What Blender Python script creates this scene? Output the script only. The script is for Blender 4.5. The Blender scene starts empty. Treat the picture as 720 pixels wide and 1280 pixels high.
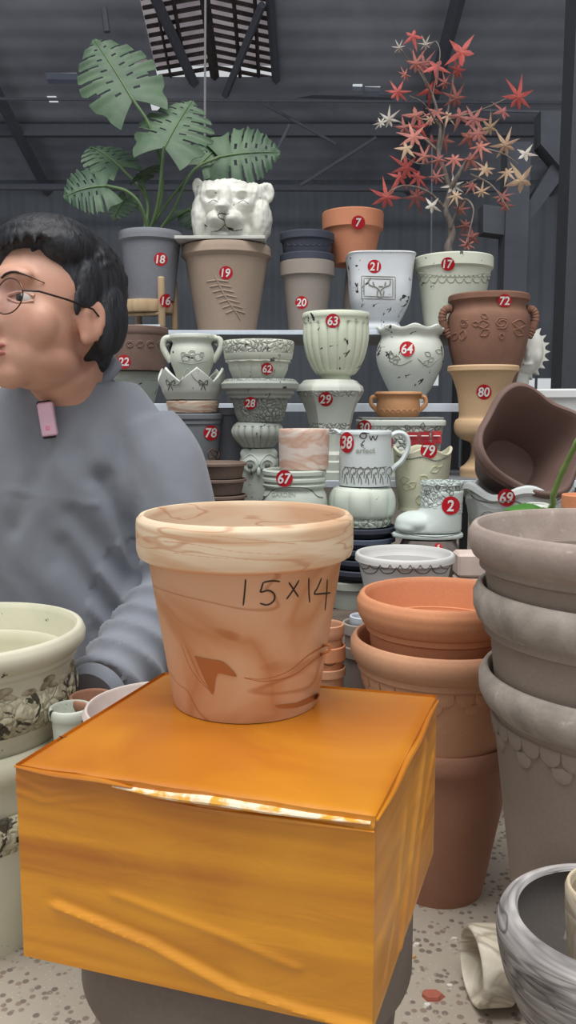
import bpy, math, random
import numpy as np
from mathutils import Vector, Matrix, noise
from mathutils.bvhtree import BVHTree
random.seed(7); rng = np.random.RandomState(5)
SC = bpy.context.scene; COL = SC.collection
# ------------------------------------------------------------------ camera, sky, exposure
H, TH, FPX = 0.65, math.radians(7.2), 1050.0
cd = bpy.data.cameras.new('camera'); cam = bpy.data.objects.new('camera', cd); COL.objects.link(cam)
cam.location = (0, 0, H); cam.rotation_euler = (math.pi/2 - TH, 0, 0)
cd.sensor_fit = 'VERTICAL'; cd.sensor_height = 36.0; cd.lens = FPX/1280*36.0; cd.clip_start = .01
SC.camera = cam
W = bpy.data.worlds.new('overcast_sky'); SC.world = W; W.use_nodes = True
bg = W.node_tree.nodes['Background']; bg.inputs[0].default_value = (0.93, 0.97, 1.0, 1); bg.inputs[1].default_value = .62
SC.view_settings.view_transform = 'Standard'; SC.view_settings.look = 'None'
SC.view_settings.exposure = 0.0; SC.view_settings.gamma = 1.0; SC.view_settings.use_curve_mapping = False
SC.cycles.max_bounces = 8; SC.cycles.transparent_max_bounces = 8
ld = bpy.data.lights.new('daylight_opening', 'AREA'); ld.energy = 230; ld.shape = 'RECTANGLE'; ld.size = 4; ld.size_y = 2.4; ld.color = (1, .985, .95)
lo = bpy.data.objects.new('daylight_opening', ld); COL.objects.link(lo); lo.location = (-.3, .1, 4.6)
lo.rotation_euler = (Vector((0, 1.1, .4)) - lo.location).to_track_quat('-Z', 'Y').to_euler()

# ------------------------------------------------------------------ projection helpers (photo pixels -> metres)
def ang(py): return math.atan((640-py)/FPX) - TH
def zof(py, D): return H + D*math.tan(ang(py))
def sc(py, D):                      # metres per pixel at that depth
    z = zof(py, D); return (D*math.cos(TH) - (z-H)*math.sin(TH))/FPX
def P(px, py, D): return Vector(((px-360)*sc(py, D), D, zof(py, D)))
CAMP = Vector((0, 0, H))
def ray(px, py):
    c, s = math.cos(TH), math.sin(TH); f = Vector((0, c, -s)); u = Vector((0, s, c))
    return (f*FPX + Vector((1, 0, 0))*(px-360) + u*(640-py)).normalized()
def lin(c):
    return tuple(((v/255)/12.92 if v/255 <= .04045 else ((v/255+.055)/1.055)**2.4) for v in c) + (1,)

# ------------------------------------------------------------------ materials
MC = {}
def nodes(name):
    m = bpy.data.materials.new(name); m.use_nodes = True; nt = m.node_tree
    return m, nt, nt.nodes['Principled BSDF']
def N(nt, t, **kw):
    n = nt.nodes.new(t)
    for k, v in kw.items():
        if k.startswith('i_'):
            key = k[2:]; key = int(key) if key.isdigit() else key.replace('_', ' ')
            n.inputs[key].default_value = v
        else: setattr(n, k, v)
    return n
def L(nt, a, b): nt.links.new(a, b)
def ramp(nt, src, stops, interp='LINEAR'):
    r = nt.nodes.new('ShaderNodeValToRGB'); r.color_ramp.interpolation = interp
    e = r.color_ramp.elements
    while len(e) < len(stops): e.new(.5)
    for el, (p, c) in zip(e, stops): el.position = p; el.color = c if len(c) == 4 else tuple(c)+(1,)
    L(nt, src, r.inputs[0]); return r.outputs[0]
def g(v): return (v, v, v, 1)
def mixc(nt, fac, a, b, mode='MIX'):
    m = nt.nodes.new('ShaderNodeMix'); m.data_type = 'RGBA'; m.blend_type = mode
    for s, v in ((m.inputs[0], fac), (m.inputs[6], a), (m.inputs[7], b)):
        if hasattr(v, 'is_output') or hasattr(v, 'links'): L(nt, v, s)
        else: s.default_value = v
    return m.outputs[2]
def math_(nt, op, a, b=0.0, clamp=False):
    m = nt.nodes.new('ShaderNodeMath'); m.operation = op; m.use_clamp = clamp
    for s, v in ((m.inputs[0], a), (m.inputs[1], b)):
        if hasattr(v, 'links'): L(nt, v, s)
        else: s.default_value = v
    return m.outputs[0]
def tex(nt, scale, detail=3, dist=0, kind='noise', vec=None, rough=.5):
    if kind == 'noise':
        t = N(nt, 'ShaderNodeTexNoise'); t.inputs['Scale'].default_value = scale; t.inputs['Detail'].default_value = detail
        t.inputs['Distortion'].default_value = dist; t.inputs['Roughness'].default_value = rough
    else:
        t = N(nt, 'ShaderNodeTexVoronoi'); t.inputs['Scale'].default_value = scale; t.feature = kind
    if vec is not None: L(nt, vec, t.inputs['Vector'])
    return t
def coords(nt, s=(1, 1, 1), loc=(0, 0, 0), rot=(0, 0, 0)):
    c = N(nt, 'ShaderNodeTexCoord'); mp = N(nt, 'ShaderNodeMapping')
    mp.inputs['Scale'].default_value = s; mp.inputs['Location'].default_value = loc; mp.inputs['Rotation'].default_value = rot
    L(nt, c.outputs['Object'], mp.inputs[0]); return mp.outputs[0]
def addbump(nt, b, h, strength=.3, dist=.002):
    bm = N(nt, 'ShaderNodeBump'); bm.inputs['Strength'].default_value = strength; bm.inputs['Distance'].default_value = dist
    L(nt, h, bm.inputs['Height']); L(nt, bm.outputs[0], b.inputs['Normal'])

def clay(name, c, c2=None, rough=.75, scale=14, bump=.25, spots=0, stretch=(1, 1, 1), coat=0):
    """fired clay: two tones blended by noise, fine grain"""
    if name in MC: return MC[name]
    m, nt, b = nodes(name); v = coords(nt, stretch)
    c2 = c2 or tuple(x*.86 for x in c)
    t = tex(nt, scale, 5, .6, vec=v)
    col = mixc(nt, ramp(nt, t.outputs[0], [(.35, g(0)), (.65, g(1))]), lin(c), lin(c2))
    fine = tex(nt, 260, 4, vec=v)
    col = mixc(nt, .16, col, fine.outputs[0], 'SOFT_LIGHT')
    if spots:
        t2 = tex(nt, 60, 3, vec=v); col = mixc(nt, ramp(nt, t2.outputs[0], [(.66, g(0)), (.72, g(spots))]), col, lin((235, 230, 222)))
    L(nt, col, b.inputs['Base Color']); b.inputs['Roughness'].default_value = rough
    b.inputs['Specular IOR Level'].default_value = .3; b.inputs['Coat Weight'].default_value = coat
    addbump(nt, b, fine.outputs[0], bump, .0006)
    MC[name] = m; return m

def antique(name, c=(214, 219, 206), dark=(52, 54, 52), chips=.62, bands=(), bscale=55, wash=.75, rough=.5, c2=None):
    """chalky glaze rubbed back: dark chips, plus moulded bands (z0,z1) with dark wash in their grooves"""
    m, nt, b = nodes(name); v = coords(nt)
    t = tex(nt, 9, 4, .5, vec=v)
    col = mixc(nt, ramp(nt, t.outputs[0], [(.35, g(0)), (.7, g(1))]), lin(c), lin(c2 or tuple(x*.9 for x in c)))
    chips -= .05
    ch = tex(nt, 24, 5, 1.6, vec=v, rough=.62)
    mask = ramp(nt, ch.outputs[0], [(chips, g(0)), (chips+.02, g(1))])
    col = mixc(nt, mask, col, lin(dark))
    h = None
    if bands:
        sep = N(nt, 'ShaderNodeSeparateXYZ'); L(nt, v, sep.inputs[0])
        bm_ = None
        for z0, z1 in bands:
            a = math_(nt, 'MULTIPLY', math_(nt, 'GREATER_THAN', sep.outputs[2], z0), math_(nt, 'LESS_THAN', sep.outputs[2], z1))
            bm_ = a if bm_ is None else math_(nt, 'MAXIMUM', bm_, a)
        warp = tex(nt, 40, 2, vec=v); 
        vm = N(nt, 'ShaderNodeVectorMath', operation='MULTIPLY_ADD'); L(nt, warp.outputs[1], vm.inputs[0]); vm.inputs[1].default_value = (.02, .02, .02); L(nt, v, vm.inputs[2])
        vo = tex(nt, bscale, kind='DISTANCE_TO_EDGE', vec=vm.outputs[0])
        gr = ramp(nt, vo.outputs[0], [(0.0, g(1)), (.10, g(0))])
        amt = tex(nt, 30, 2, vec=v); amt2 = ramp(nt, amt.outputs[0], [(.4, g(.15)), (.6, g(wash))])
        gm = math_(nt, 'MULTIPLY', math_(nt, 'MULTIPLY', gr, bm_), amt2)
        col = mixc(nt, gm, col, lin(tuple(x*1.25 for x in dark)))
        hh = math_(nt, 'MULTIPLY', ramp(nt, vo.outputs[0], [(0, g(0)), (.3, g(1))]), bm_)
        addbump(nt, b, hh, .8, .003)
    else:
        addbump(nt, b, math_(nt, 'SUBTRACT', t.outputs[0], mask), .3, .001)
    L(nt, col, b.inputs['Base Color']); b.inputs['Roughness'].default_value = rough
    b.inputs['Specular IOR Level'].default_value = .35
    MC[name] = m; return m

def marble(name, cs, scale=7, stretch=(1, 1, 2.2), dist=2.2, rough=.55, rot=(0.5, .35, 0), vein=None):
    """two clays thrown together: swirled layers"""
    m, nt, b = nodes(name); v = coords(nt, stretch, rot=rot)
    t = tex(nt, scale, 3, dist, vec=v, rough=.45)
    st = [(.30+.4*i/(len(cs)-1), lin(c)) for i, c in enumerate(cs)]
    col = ramp(nt, t.outputs[0], st)
    if vein:
        t2 = tex(nt, scale*.8, 2, dist*1.2, vec=v)
        w = math_(nt, 'ABSOLUTE', math_(nt, 'SUBTRACT', t2.outputs[0], .53))
        col = mixc(nt, ramp(nt, w, [(.004, g(.75)), (.014, g(0))]), col, lin(vein))
    L(nt, col, b.inputs['Base Color']); b.inputs['Roughness'].default_value = rough
    b.inputs['Specular IOR Level'].default_value = .35
    addbump(nt, b, tex(nt, 220, 3, vec=v).outputs[0], .15, .0005)
    MC[name] = m; return m

def plain(name, c, rough=.5, metal=0, spec=.4, trans=0, coat=0):
    if name in MC: return MC[name]
    m, nt, b = nodes(name); b.inputs['Roughness'].default_value = rough
    t = tex(nt, 35, 3, vec=coords(nt))
    L(nt, mixc(nt, ramp(nt, t.outputs[0], [(.3, g(0)), (.7, g(1))]), lin(c), lin(tuple(x*.93 for x in c))), b.inputs['Base Color'])
    b.inputs['Metallic'].default_value = metal; b.inputs['Specular IOR Level'].default_value = spec
    b.inputs['Transmission Weight'].default_value = trans; b.inputs['Coat Weight'].default_value = coat
    MC[name] = m; return m

# ------------------------------------------------------------------ mesh helpers
ORG, BV, LAT = {}, {}, {}
def tag(o, label=None, cat=None, group=None, kind=None):
    for k, v in (('label', label), ('category', cat), ('group', group), ('kind', kind)):
        if v: o[k] = v
    return o
def mk(name, V, F, m, parent=None, origin=None, smooth=True, angle=38, label=None):
    V = np.asarray(V, float)
    if parent is not None: og = np.array(ORG[parent.name])
    else: og = np.array(origin if origin is not None else ((V[:, 0].min()+V[:, 0].max())/2, (V[:, 1].min()+V[:, 1].max())/2, V[:, 2].min()))
    me = bpy.data.meshes.new(name); me.from_pydata((V-og).tolist(), [], [tuple(int(i) for i in f) for f in F]); me.update()
    if smooth:
        me.polygons.foreach_set('use_smooth', [True]*len(me.polygons)); me.set_sharp_from_angle(angle=math.radians(angle))
    me.materials.append(m)
    o = bpy.data.objects.new(name, me); COL.objects.link(o)
    if parent is not None: o.parent = parent
    else: o.location = og
    ORG[o.name] = tuple(og); BV[o.name] = (V, [list(f) for f in F])
    if label: o['label'] = label
    return o
def root(name, label, cat, loc, group=None):
    o = bpy.data.objects.new(name, None); o.empty_display_size = .03; COL.objects.link(o); o.location = loc
    ORG[o.name] = tuple(loc); return tag(o, label, cat, group)
def join(parts):
    V, F, k = [], [], 0
    for v, f in parts:
        v = np.asarray(v, float); V.append(v); F += [tuple(i+k for i in q) for q in f]; k += len(v)
    return np.vstack(V), F
def box(c, s, rz=0, bev=0, tilt=0):
    x, y, z = s[0]/2, s[1]/2, s[2]/2; b = min(bev, x*.9, y*.9, z*.9)
    V = []; 
    if b <= 0:
        V = [(sx*x, sy*y, sz*z) for sz in (-1, 1) for sy in (-1, 1) for sx in (-1, 1)]
        F = [(0, 2, 3, 1), (4, 5, 7, 6), (0, 1, 5, 4), (2, 6, 7, 3), (0, 4, 6, 2), (1, 3, 7, 5)]
    else:
        ring = lambda ix, iy, z: [(-ix, -y_(iy), z) for _ in ()]
        F = []
        def loop(ix, iy, zz, cb):
            return [(-ix+cb, -iy, zz), (ix-cb, -iy, zz), (ix, -iy+cb, zz), (ix, iy-cb, zz), (ix-cb, iy, zz), (-ix+cb, iy, zz), (-ix, iy-cb, zz), (-ix, -iy+cb, zz)]
        V = loop(x-b, y-b, -z, b*.3)+loop(x, y, -z+b, b)+loop(x, y, z-b, b)+loop(x-b, y-b, z, b*.3)
        for k in range(3):
            for i in range(8): j = (i+1) % 8; F.append((k*8+i, k*8+j, k*8+8+j, k*8+8+i))
        F.append(tuple(range(7, -1, -1))); F.append(tuple(range(24, 32)))
    V = np.array(V); R = np.array(Matrix.Rotation(rz, 3, 'Z') @ Matrix.Rotation(tilt, 3, 'X'))
    return V @ R.T + np.array(c), F
def tube(pts, r, seg=10, flat=1.0, caps=True, closed=False):
    pts = [Vector(p) for p in pts]; n = len(pts)
    if not hasattr(r, '__len__'): r = [r]*n
    V, F = [], []; prev = None
    for i, p in enumerate(pts):
        t = (pts[(i+1) % n]-pts[i-1]) if closed else (pts[min(i+1, n-1)]-pts[max(i-1, 0)])
        t.normalize()
        if prev is None:
            a = Vector((0, 0, 1)) if abs(t.z) < .9 else Vector((1, 0, 0)); u = t.cross(a).normalized()
        else: u = (prev - t*prev.dot(t)).normalized()
        w = t.cross(u); prev = u
        for k in range(seg):
            a = 2*math.pi*k/seg; V.append(p + u*math.cos(a)*r[i] + w*math.sin(a)*r[i]*flat)
    m = n if closed else n-1
    for i in range(m):
        for k in range(seg):
            a, b_ = i*seg+k, i*seg+(k+1) % seg; c, d = ((i+1) % n)*seg+(k+1) % seg, ((i+1) % n)*seg+k
            F.append((a, b_, c, d))
    if caps and not closed:
        F.append(tuple(range(seg-1, -1, -1))); F.append(tuple((n-1)*seg+k for k in range(seg)))
    return np.array([tuple(v) for v in V]), F
def smooth_pts(pts, n=6):
    pts = [np.array(p, float) for p in pts]; out = []
    q = [2*pts[0]-pts[1]]+pts+[2*pts[-1]-pts[-2]]
    for i in range(1, len(q)-2):
        for k in range(n):
            t = k/n; out.append(.5*((2*q[i])+(-q[i-1]+q[i+1])*t+(2*q[i-1]-5*q[i]+4*q[i+1]-q[i+2])*t*t+(-q[i-1]+3*q[i]-3*q[i+1]+q[i+2])*t**3))
    out.append(pts[-1]); return out
def ellipsoid(c, r, n=24, R=None):
    V, F = [], []; m = n//2+1
    for i in range(1, m):
        ph = math.pi*i/m
        for k in range(n): a = 2*math.pi*k/n; V.append((math.sin(ph)*math.cos(a)*r[0], math.sin(ph)*math.sin(a)*r[1], math.cos(ph)*r[2]))
    top, bot = len(V), len(V)+1; V += [(0, 0, r[2]), (0, 0, -r[2])]
    for i in range(m-2):
        for k in range(n): j = (k+1) % n; F.append((i*n+k, (i+1)*n+k, (i+1)*n+j, i*n+j))
    for k in range(n):
        j = (k+1) % n; F.append((top, k, j)); F.append((bot, (m-2)*n+j, (m-2)*n+k))
    V = np.array(V)
    if R is not None: V = V @ np.array(R).T
    return V+np.array(c), F
def fuse(parts, voxel=.004, it=4):
    V, F = join(parts)
    me = bpy.data.meshes.new('t'); me.from_pydata(V.tolist(), [], F); me.update()
    o = bpy.data.objects.new('t', me); COL.objects.link(o)
    md = o.modifiers.new('r', 'REMESH'); md.mode = 'VOXEL'; md.voxel_size = voxel
    if it: s = o.modifiers.new('s', 'SMOOTH'); s.iterations = it; s.factor = .5
    dg = bpy.context.evaluated_depsgraph_get(); dg.update()
    e = bpy.data.meshes.new_from_object(o.evaluated_get(dg))
    n = len(e.vertices); a = np.empty(n*3); e.vertices.foreach_get('co', a)
    F2 = [tuple(p.vertices) for p in e.polygons]
    bpy.data.objects.remove(o); bpy.data.meshes.remove(me); bpy.data.meshes.remove(e)
    return a.reshape(-1, 3), F2
def vnorm(V, F):
    Nn = np.zeros_like(V)
    A = np.array([f[:3] for f in F]); nn = np.cross(V[A[:, 1]]-V[A[:, 0]], V[A[:, 2]]-V[A[:, 0]])
    for k in range(3): np.add.at(Nn, A[:, k], nn)
    return Nn/(np.linalg.norm(Nn, axis=1, keepdims=True)+1e-12)
def bumpv(V, feats):
    """gaussian push: (centre, sigma(3), vector)"""
    V = V.copy()
    for c, s, d in feats:
        w = np.exp(-(((V-np.array(c))/np.array(s))**2).sum(1)); V += w[:, None]*np.array(d)
    return V

# ---- turned pots.  outer = [(radius_px, y_px)...] from the lip down to the foot
def rings(cx, cy, prof, seg, mod, xf, close_end):
    V, F = [], []; n = len(prof); zs = [p[1] for p in prof]; z0, z1 = min(zs), max(zs)
    for (r, z) in prof:
        for k in range(seg):
            a = 2*math.pi*k/seg; rr, zz = r, z
            if mod: rr, zz = mod(a, r, z, (z-MODZ[0])/(MODZ[1]-MODZ[0]))
            p = (cx+math.cos(a)*rr, cy+math.sin(a)*rr, zz)
            V.append(p)
    for i in range(n-1):
        for k in range(seg):
            j = (k+1) % seg; F.append((i*seg+k, (i+1)*seg+k, (i+1)*seg+j, i*seg+j))
    for idx in close_end:
        i = 0 if idx == 0 else n-1
        V.append(tuple(np.mean(V[i*seg:(i+1)*seg], axis=0))); c = len(V)-1
        for k in range(seg):
            j = (k+1) % seg; F.append((c, i*seg+k, i*seg+j) if idx == 0 else (c, i*seg+j, i*seg+k))
    V = np.array(V)
    if xf is not None: V = xf(V)
    return V, F
MODZ = [0, 1]
def dens(prof, k):
    if k <= 1: return list(prof)
    out = []
    for a, b_ in zip(prof[:-1], prof[1:]):
        for t in range(k): out.append((a[0]+(b_[0]-a[0])*t/k, a[1]+(b_[1]-a[1])*t/k))
    return out+[prof[-1]]
def pot(name, label, cat, cx, D, outer, m, wall=4, rim=0, seg=72, mod=None, group=None, sub=2, curve=False, zb=None, depth=.94,
        rim_mat=None, xf=None, root_=None, part='body', inner_mat=None, metric=False, cxy=None, solid=False, rim_label=None, lipr=.45):
    if metric: pr = [tuple(p) for p in outer]; X, Y = cxy
    else:
        pr = [(r*sc(y, D), zof(y, D)) for r, y in outer]; X, Y = (cx-360)*sc(outer[0][1], D), D
    if zb is not None: pr = [p for p in pr if p[1] > zb+.003]+[(pr[-1][0], zb)]
    if curve:
        body = pr[rim:] if rim else pr
        sm = [tuple(p) for p in smooth_pts(body, 5)]; pr = pr[:rim]+sm
    s1 = sc(outer[0][1], D) if not metric else 1.0
    w = wall*s1 if not metric else wall
    zt, zbm = pr[0][1], pr[-1][1]; MODZ[0], MODZ[1] = zbm, zt
    zr = pr[rim][1] if rim else None
    zin = zbm + (zt-zbm)*(1-depth)
    zz = [p[1] for p in pr][::-1]; rr_ = [p[0] for p in pr][::-1]
    def inn(z):
        t = (z-zbm)/(zt-zbm); lin_ = (pr[-1][0]-w)*(1-t)+(pr[0][0]-w)*t
        return max(.002, (float(np.interp(z, zz, rr_))-w) if curve else min(lin_, float(np.interp(z, zz, rr_))-w*.9))
    top = [(pr[0][0]-w, zt-w*.15), (pr[0][0]-w*.75, zt+w*lipr*.6), (pr[0][0]-w*.5, zt+w*lipr*.75), (pr[0][0]-w*.2, zt+w*lipr*.55)]
    nb = 12; izs = [zt-w*.5+(zin-zt+w*.5)*i/nb for i in range(nb+1)]
    if root_ is None:
        org = (X, Y, zbm)
        if xf is not None: org = tuple(xf(np.array([org]))[0])
        R = root(name, label, cat, org, group)
    else: R = root_
    if solid:
        V, F = rings(X, Y, dens(pr, sub), seg, mod, xf, (0, 1)); o = mk(part, V, F, m, R); LAT[R.name] = (X, Y, pr); return R
    if rim:
        ztop_in = [z for z in izs if z > zr]+[zr]
        rp = dens(pr[:rim+1], sub)[::-1] + top[::-1] + [(inn(z), z) for z in ztop_in]
        V, F = rings(X, Y, rp, seg, mod, xf, ())
        ro = mk('rim', V, [f[::-1] for f in F], rim_mat or m, R, label=rim_label)
        bp = dens(pr[rim:], sub); ip = [(inn(zr), zr)]+[(inn(z), z) for z in izs if z < zr]
    else:
        bp = top + dens(pr, sub); ip = [(inn(z), z) for z in izs]
    full = ip[::-1]+bp
    V, F = rings(X, Y, full, seg, mod, xf, (0, 1))
    bo = mk(part, V, F, m, R)
    if inner_mat:
        bo.data.materials.append(inner_mat); ni = (len(ip)-1)*seg; nt_ = (len(full)-1)*seg
        for p in bo.data.polygons:
            if p.index < ni or nt_ <= p.index < nt_+seg: p.material_index = 1
    LAT[R.name] = (X, Y, pr)
    return R
def children_bvh(R):
    parts = [BV[c.name] for c in R.children if c.name in BV]
    if R.name in BV: parts.append(BV[R.name])
    V, F = join(parts); return BVHTree.FromPolygons(V.tolist(), F)
def project(bvh, pts, off=.0008, origin=CAMP):
    out = []; base = None
    hits = []
    for px, py in pts:
        h = bvh.ray_cast(origin, ray(px, py)); hits.append(h)
    ok = [h for h in hits if h[0] is not None]
    if not ok: return None
    md = sorted((h[0]-CAMP).length for h in ok)[len(ok)//2]
    for (px, py), h in zip(pts, hits):
        r = ray(px, py)
        if h[0] is None or (h[0]-CAMP).length > md+.03: p = CAMP + r*md
        else: p = h[0]
        out.append(p - r*off)
    return out
RED = lambda: plain('sticker_red', (196, 22, 40), .35)
TXT = {}
def text_mesh(s):
    if s in TXT: return TXT[s]
    cu = bpy.data.curves.new('t', 'FONT'); cu.body = s; cu.size = 1; cu.align_x = 'CENTER'; cu.offset = .022; cu.resolution_u = 3
    o = bpy.data.objects.new('t', cu); COL.objects.link(o)
    dg = bpy.context.evaluated_depsgraph_get(); dg.update()
    e = bpy.data.meshes.new_from_object(o.evaluated_get(dg))
    import bmesh
    bm = bmesh.new(); bm.from_mesh(e); bmesh.ops.triangulate(bm, faces=bm.faces)
    for _ in range(3):
        ed = [x for x in bm.edges if x.calc_length() > .2]
        if ed: bmesh.ops.subdivide_edges(bm, edges=ed, cuts=1); bmesh.ops.triangulate(bm, faces=bm.faces)
    bm.to_mesh(e); bm.free()
    V = np.array([tuple(v.co)[:2] for v in e.vertices]); F = [tuple(p.vertices) for p in e.polygons]
    bpy.data.objects.remove(o); V -= (V.min(0)+V.max(0))/2
    TXT[s] = (V, F); return TXT[s]
def sticker(R, px, py, r, s, squash=1.0, tiltdeg=0, bvh=None, label=None):
    bvh = bvh or children_bvh(R)
    pts = [(px, py)]; F = []
    nr, ns = 4, 28
    for i in range(1, nr+1):
        for k in range(ns):
            a = 2*math.pi*k/ns; pts.append((px+math.cos(a)*r*squash*i/nr, py+math.sin(a)*r*i/nr))
    for k in range(ns):
        j = (k+1) % ns; F.append((0, 1+j, 1+k))
        for i in range(nr-1): F.append((1+i*ns+k, 1+i*ns+j, 1+(i+1)*ns+j, 1+(i+1)*ns+k))
    hits = [bvh.ray_cast(CAMP, ray(*p)) for p in pts]; ds = np.array([(h[0]-CAMP).length if h[0] is not None else np.nan for h in hits])
    if np.isnan(ds).all(): print('sticker miss', s); return
    P_ = np.array(pts)-np.array([px, py]); ok = ~np.isnan(ds); ok &= np.abs(ds-np.nanmedian(ds)) < .02
    A_ = lambda X: np.stack([np.ones(len(X)), X[:, 0], X[:, 1], X[:, 0]**2], 1)
    co, *_r = np.linalg.lstsq(A_(P_[ok]), ds[ok], rcond=None); lift = min(.006, max(0, (A_(P_[ok])@co-ds[ok]).max()))+.0005
    def lay(ps, off): dd = A_(np.array(ps)-np.array([px, py]))@co-lift-off; return [CAMP+ray(*p)*float(d_) for p, d_ in zip(ps, dd)]
    q = lay(pts, 0)
    so = mk('number_sticker', [tuple(v) for v in q], F, RED(), R, smooth=False, label=label)
    TV, TF = text_mesh(s); a = math.radians(tiltdeg); h = r*1.22/.72; wx = (squash*.92)
    ww = (TV[:, 0].max()-TV[:, 0].min())*h*wx
    if ww > 1.7*r*squash: wx *= 1.7*r*squash/ww
    tp = [(px+(x*math.cos(a)*wx+y*math.sin(a)*0)*h + y*h*.12, py-(y*math.cos(a)-x*math.sin(a))*h) for x, y in TV]
    q = lay(tp, .0006)
    mk('number', [tuple(v) for v in q], TF, plain('sticker_white', (245, 243, 240), .5), so, smooth=False, label='white number')
    return so
def strokes(R, lines, wpx, m, name='relief', raise_=.001, bvh=None, smooth_=True, label=None, off=.0):
    """raised lines laid on the surface, lines given in photo pixels"""
    bvh = bvh or children_bvh(R); parts = []
    for ln in lines:
        pts = [tuple(p) for p in smooth_pts(ln, 5)] if smooth_ and len(ln) > 2 else [(ln[0][0]+(ln[-1][0]-ln[0][0])*t/6, ln[0][1]+(ln[-1][1]-ln[0][1])*t/6) for t in range(7)] if len(ln) == 2 else ln
        q = project(bvh, pts, off)
        if q is None: continue
        w = wpx*sc(ln[0][1], (q[0]).y)*.5
        n = len(q); r = [w*(.55 if i in (0, n-1) else 1) for i in range(n)]
        parts.append(tube(q, r, 6))
    if not parts: return None
    V, F = join(parts); return mk(name, V, F, m, R, label=label)
def surf(R, th, z):
    X, Y, pr = LAT[R.name]; zz = [p[1] for p in pr][::-1]; rr = [p[0] for p in pr][::-1]
    r = float(np.interp(z, zz, rr)); r2 = float(np.interp(z-.004, zz, rr)); sl = (r-r2)/.004
    n = Vector((math.cos(th), math.sin(th), -sl)).normalized()
    return Vector((X+math.cos(th)*r, Y+math.sin(th)*r, z)), n
def around(R, n, zc, shape, hgt, m, name='scallop_band', th0=0.0, rings_=3, label=None):
    """repeats an embossed outline (list of (s,z) metres, about zc) around the pot as one moulded band"""
    parts = []
    for i in range(n):
        th = th0+2*math.pi*i/n; X, Y, pr = LAT[R.name]
        V, F = [], []; ns = len(shape)
        fr = [(0, 1.0), (.55, 1.0), (.9, .8), (1.0, -.2)]
        c = np.mean(shape, axis=0)
        for f, hh in fr:
            for s, z in shape:
                s2, z2 = c[0]+(s-c[0])*f, c[1]+(z-c[1])*f
                r0 = np.interp(zc+z2, [p[1] for p in pr][::-1], [p[0] for p in pr][::-1])
                p, nn = surf(R, th+s2/r0, zc+z2); V.append(tuple(p+nn*hgt*hh))
        for k in range(len(fr)-1):
            for j in range(ns): q = (j+1) % ns; F.append((k*ns+j, k*ns+q, (k+1)*ns+q, (k+1)*ns+j))
        parts.append((np.array(V), F))
    for V, F in parts: mk(name, V, F, m, R, label=label)
def half_disc(r, h=None, n=10, up=0):
    h = h or r
    return [(math.cos(math.pi*k/n)*r, -math.sin(math.pi*k/n)*h) for k in range(n+1)]+([( -r, up), (r, up)] if up else [])
def disc2(r, h, n=14): return [(math.cos(2*math.pi*k/n)*r, math.sin(2*math.pi*k/n)*h) for k in range(n)]
# ------------------------------------------------------------------ the setting
def grid_sheet(name, xs, ts, fn, holes, m, thick=.02, corr=0, kind='structure'):
    """sheet with real openings: xs, ts break lines; fn(x,t)->point; holes = (x0,x1,t0,t1)"""
    xs = sorted(set(list(xs)+[h[0] for h in holes]+[h[1] for h in holes])); ts = sorted(set(list(ts)+[h[2] for h in holes]+[h[3] for h in holes]))
    V = [tuple(fn(x, t)) for t in ts for x in xs]; F = []; nx = len(xs)
    for j in range(len(ts)-1):
        for i in range(nx-1):
            mx, mt = (xs[i]+xs[i+1])/2, (ts[j]+ts[j+1])/2
            if any(a < mx < b and c < mt < d for a, b, c, d in holes): continue
            F.append((j*nx+i, j*nx+i+1, (j+1)*nx+i+1, (j+1)*nx+i))
    o = mk(name, V, F, m, origin=V[0], smooth=False); o['kind'] = kind
    return o
# floor
m, nt, b = nodes('concrete'); v = coords(nt)
base = tex(nt, 3, 6, .4, vec=v, rough=.65); c = mixc(nt, base.outputs[0], lin((144, 134, 122)), lin((196, 184, 168)))
ag = tex(nt, 95, kind='F1', vec=v); rn = tex(nt, 28, 3, vec=v)
spot = math_(nt, 'MULTIPLY', ramp(nt, ag.outputs[0], [(.28, g(1)), (.4, g(0))]), ramp(nt, rn.outputs[0], [(.36, g(0)), (.44, g(1))]))
c = mixc(nt, math_(nt, 'MULTIPLY', spot, .85), c, mixc(nt, ag.outputs[1], lin((92, 84, 80)), lin((140, 118, 104))))
sp2 = tex(nt, 150, kind='F1', vec=v); c = mixc(nt, ramp(nt, sp2.outputs[0], [(.1, g(.5)), (.16, g(0))]), c, lin((214, 210, 204)))
L(nt, c, b.inputs['Base Color']); b.inputs['Roughness'].default_value = .85; addbump(nt, b, math_(nt, 'ADD', base.outputs[0], spot), .4, .002)
V, F = box((0, 3.5, -.05), (9, 11, .1)); f = mk('floor', V, F, m, origin=(0, 3.5, 0), smooth=False); tag(f, kind='structure')

def ribbed(name, c1, c2, sx, bump=.6, dirx=True, rough=.8):
    m, nt, b = nodes(name); v = coords(nt)
    w = N(nt, 'ShaderNodeTexWave'); w.bands_direction = 'X' if dirx else 'Y'; w.inputs['Scale'].default_value = sx; w.inputs['Distortion'].default_value = .4; L(nt, v, w.inputs['Vector'])
    t = tex(nt, 1.1, 5, .5, vec=v, rough=.6)
    L(nt, mixc(nt, ramp(nt, t.outputs[0], [(.3, g(0)), (.7, g(1))]), lin(c1), lin(c2)), b.inputs['Base Color'])
    b.inputs['Roughness'].default_value = rough; addbump(nt, b, w.outputs[0], bump, .03); return m
m_roof = ribbed('roof_sheet', (128, 134, 150), (176, 182, 198), 1.7, .22, False)  # pale bluish tones stand in for haze under the roof
m_wall = ribbed('corrugated_wall', (94, 100, 108), (116, 123, 132), 2.4, .6)  # bluish grey paints the haze into the far walls as well
RZ = lambda D: 2.7+(8-D)*.3
def on_roof(px, py):
    r = ray(px, py); # H + t*rz = 2.7+(8-t*ry)*.3
    t = (5.1-H)/(r.z+.3*r.y); return r.x*t, r.y*t
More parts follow.
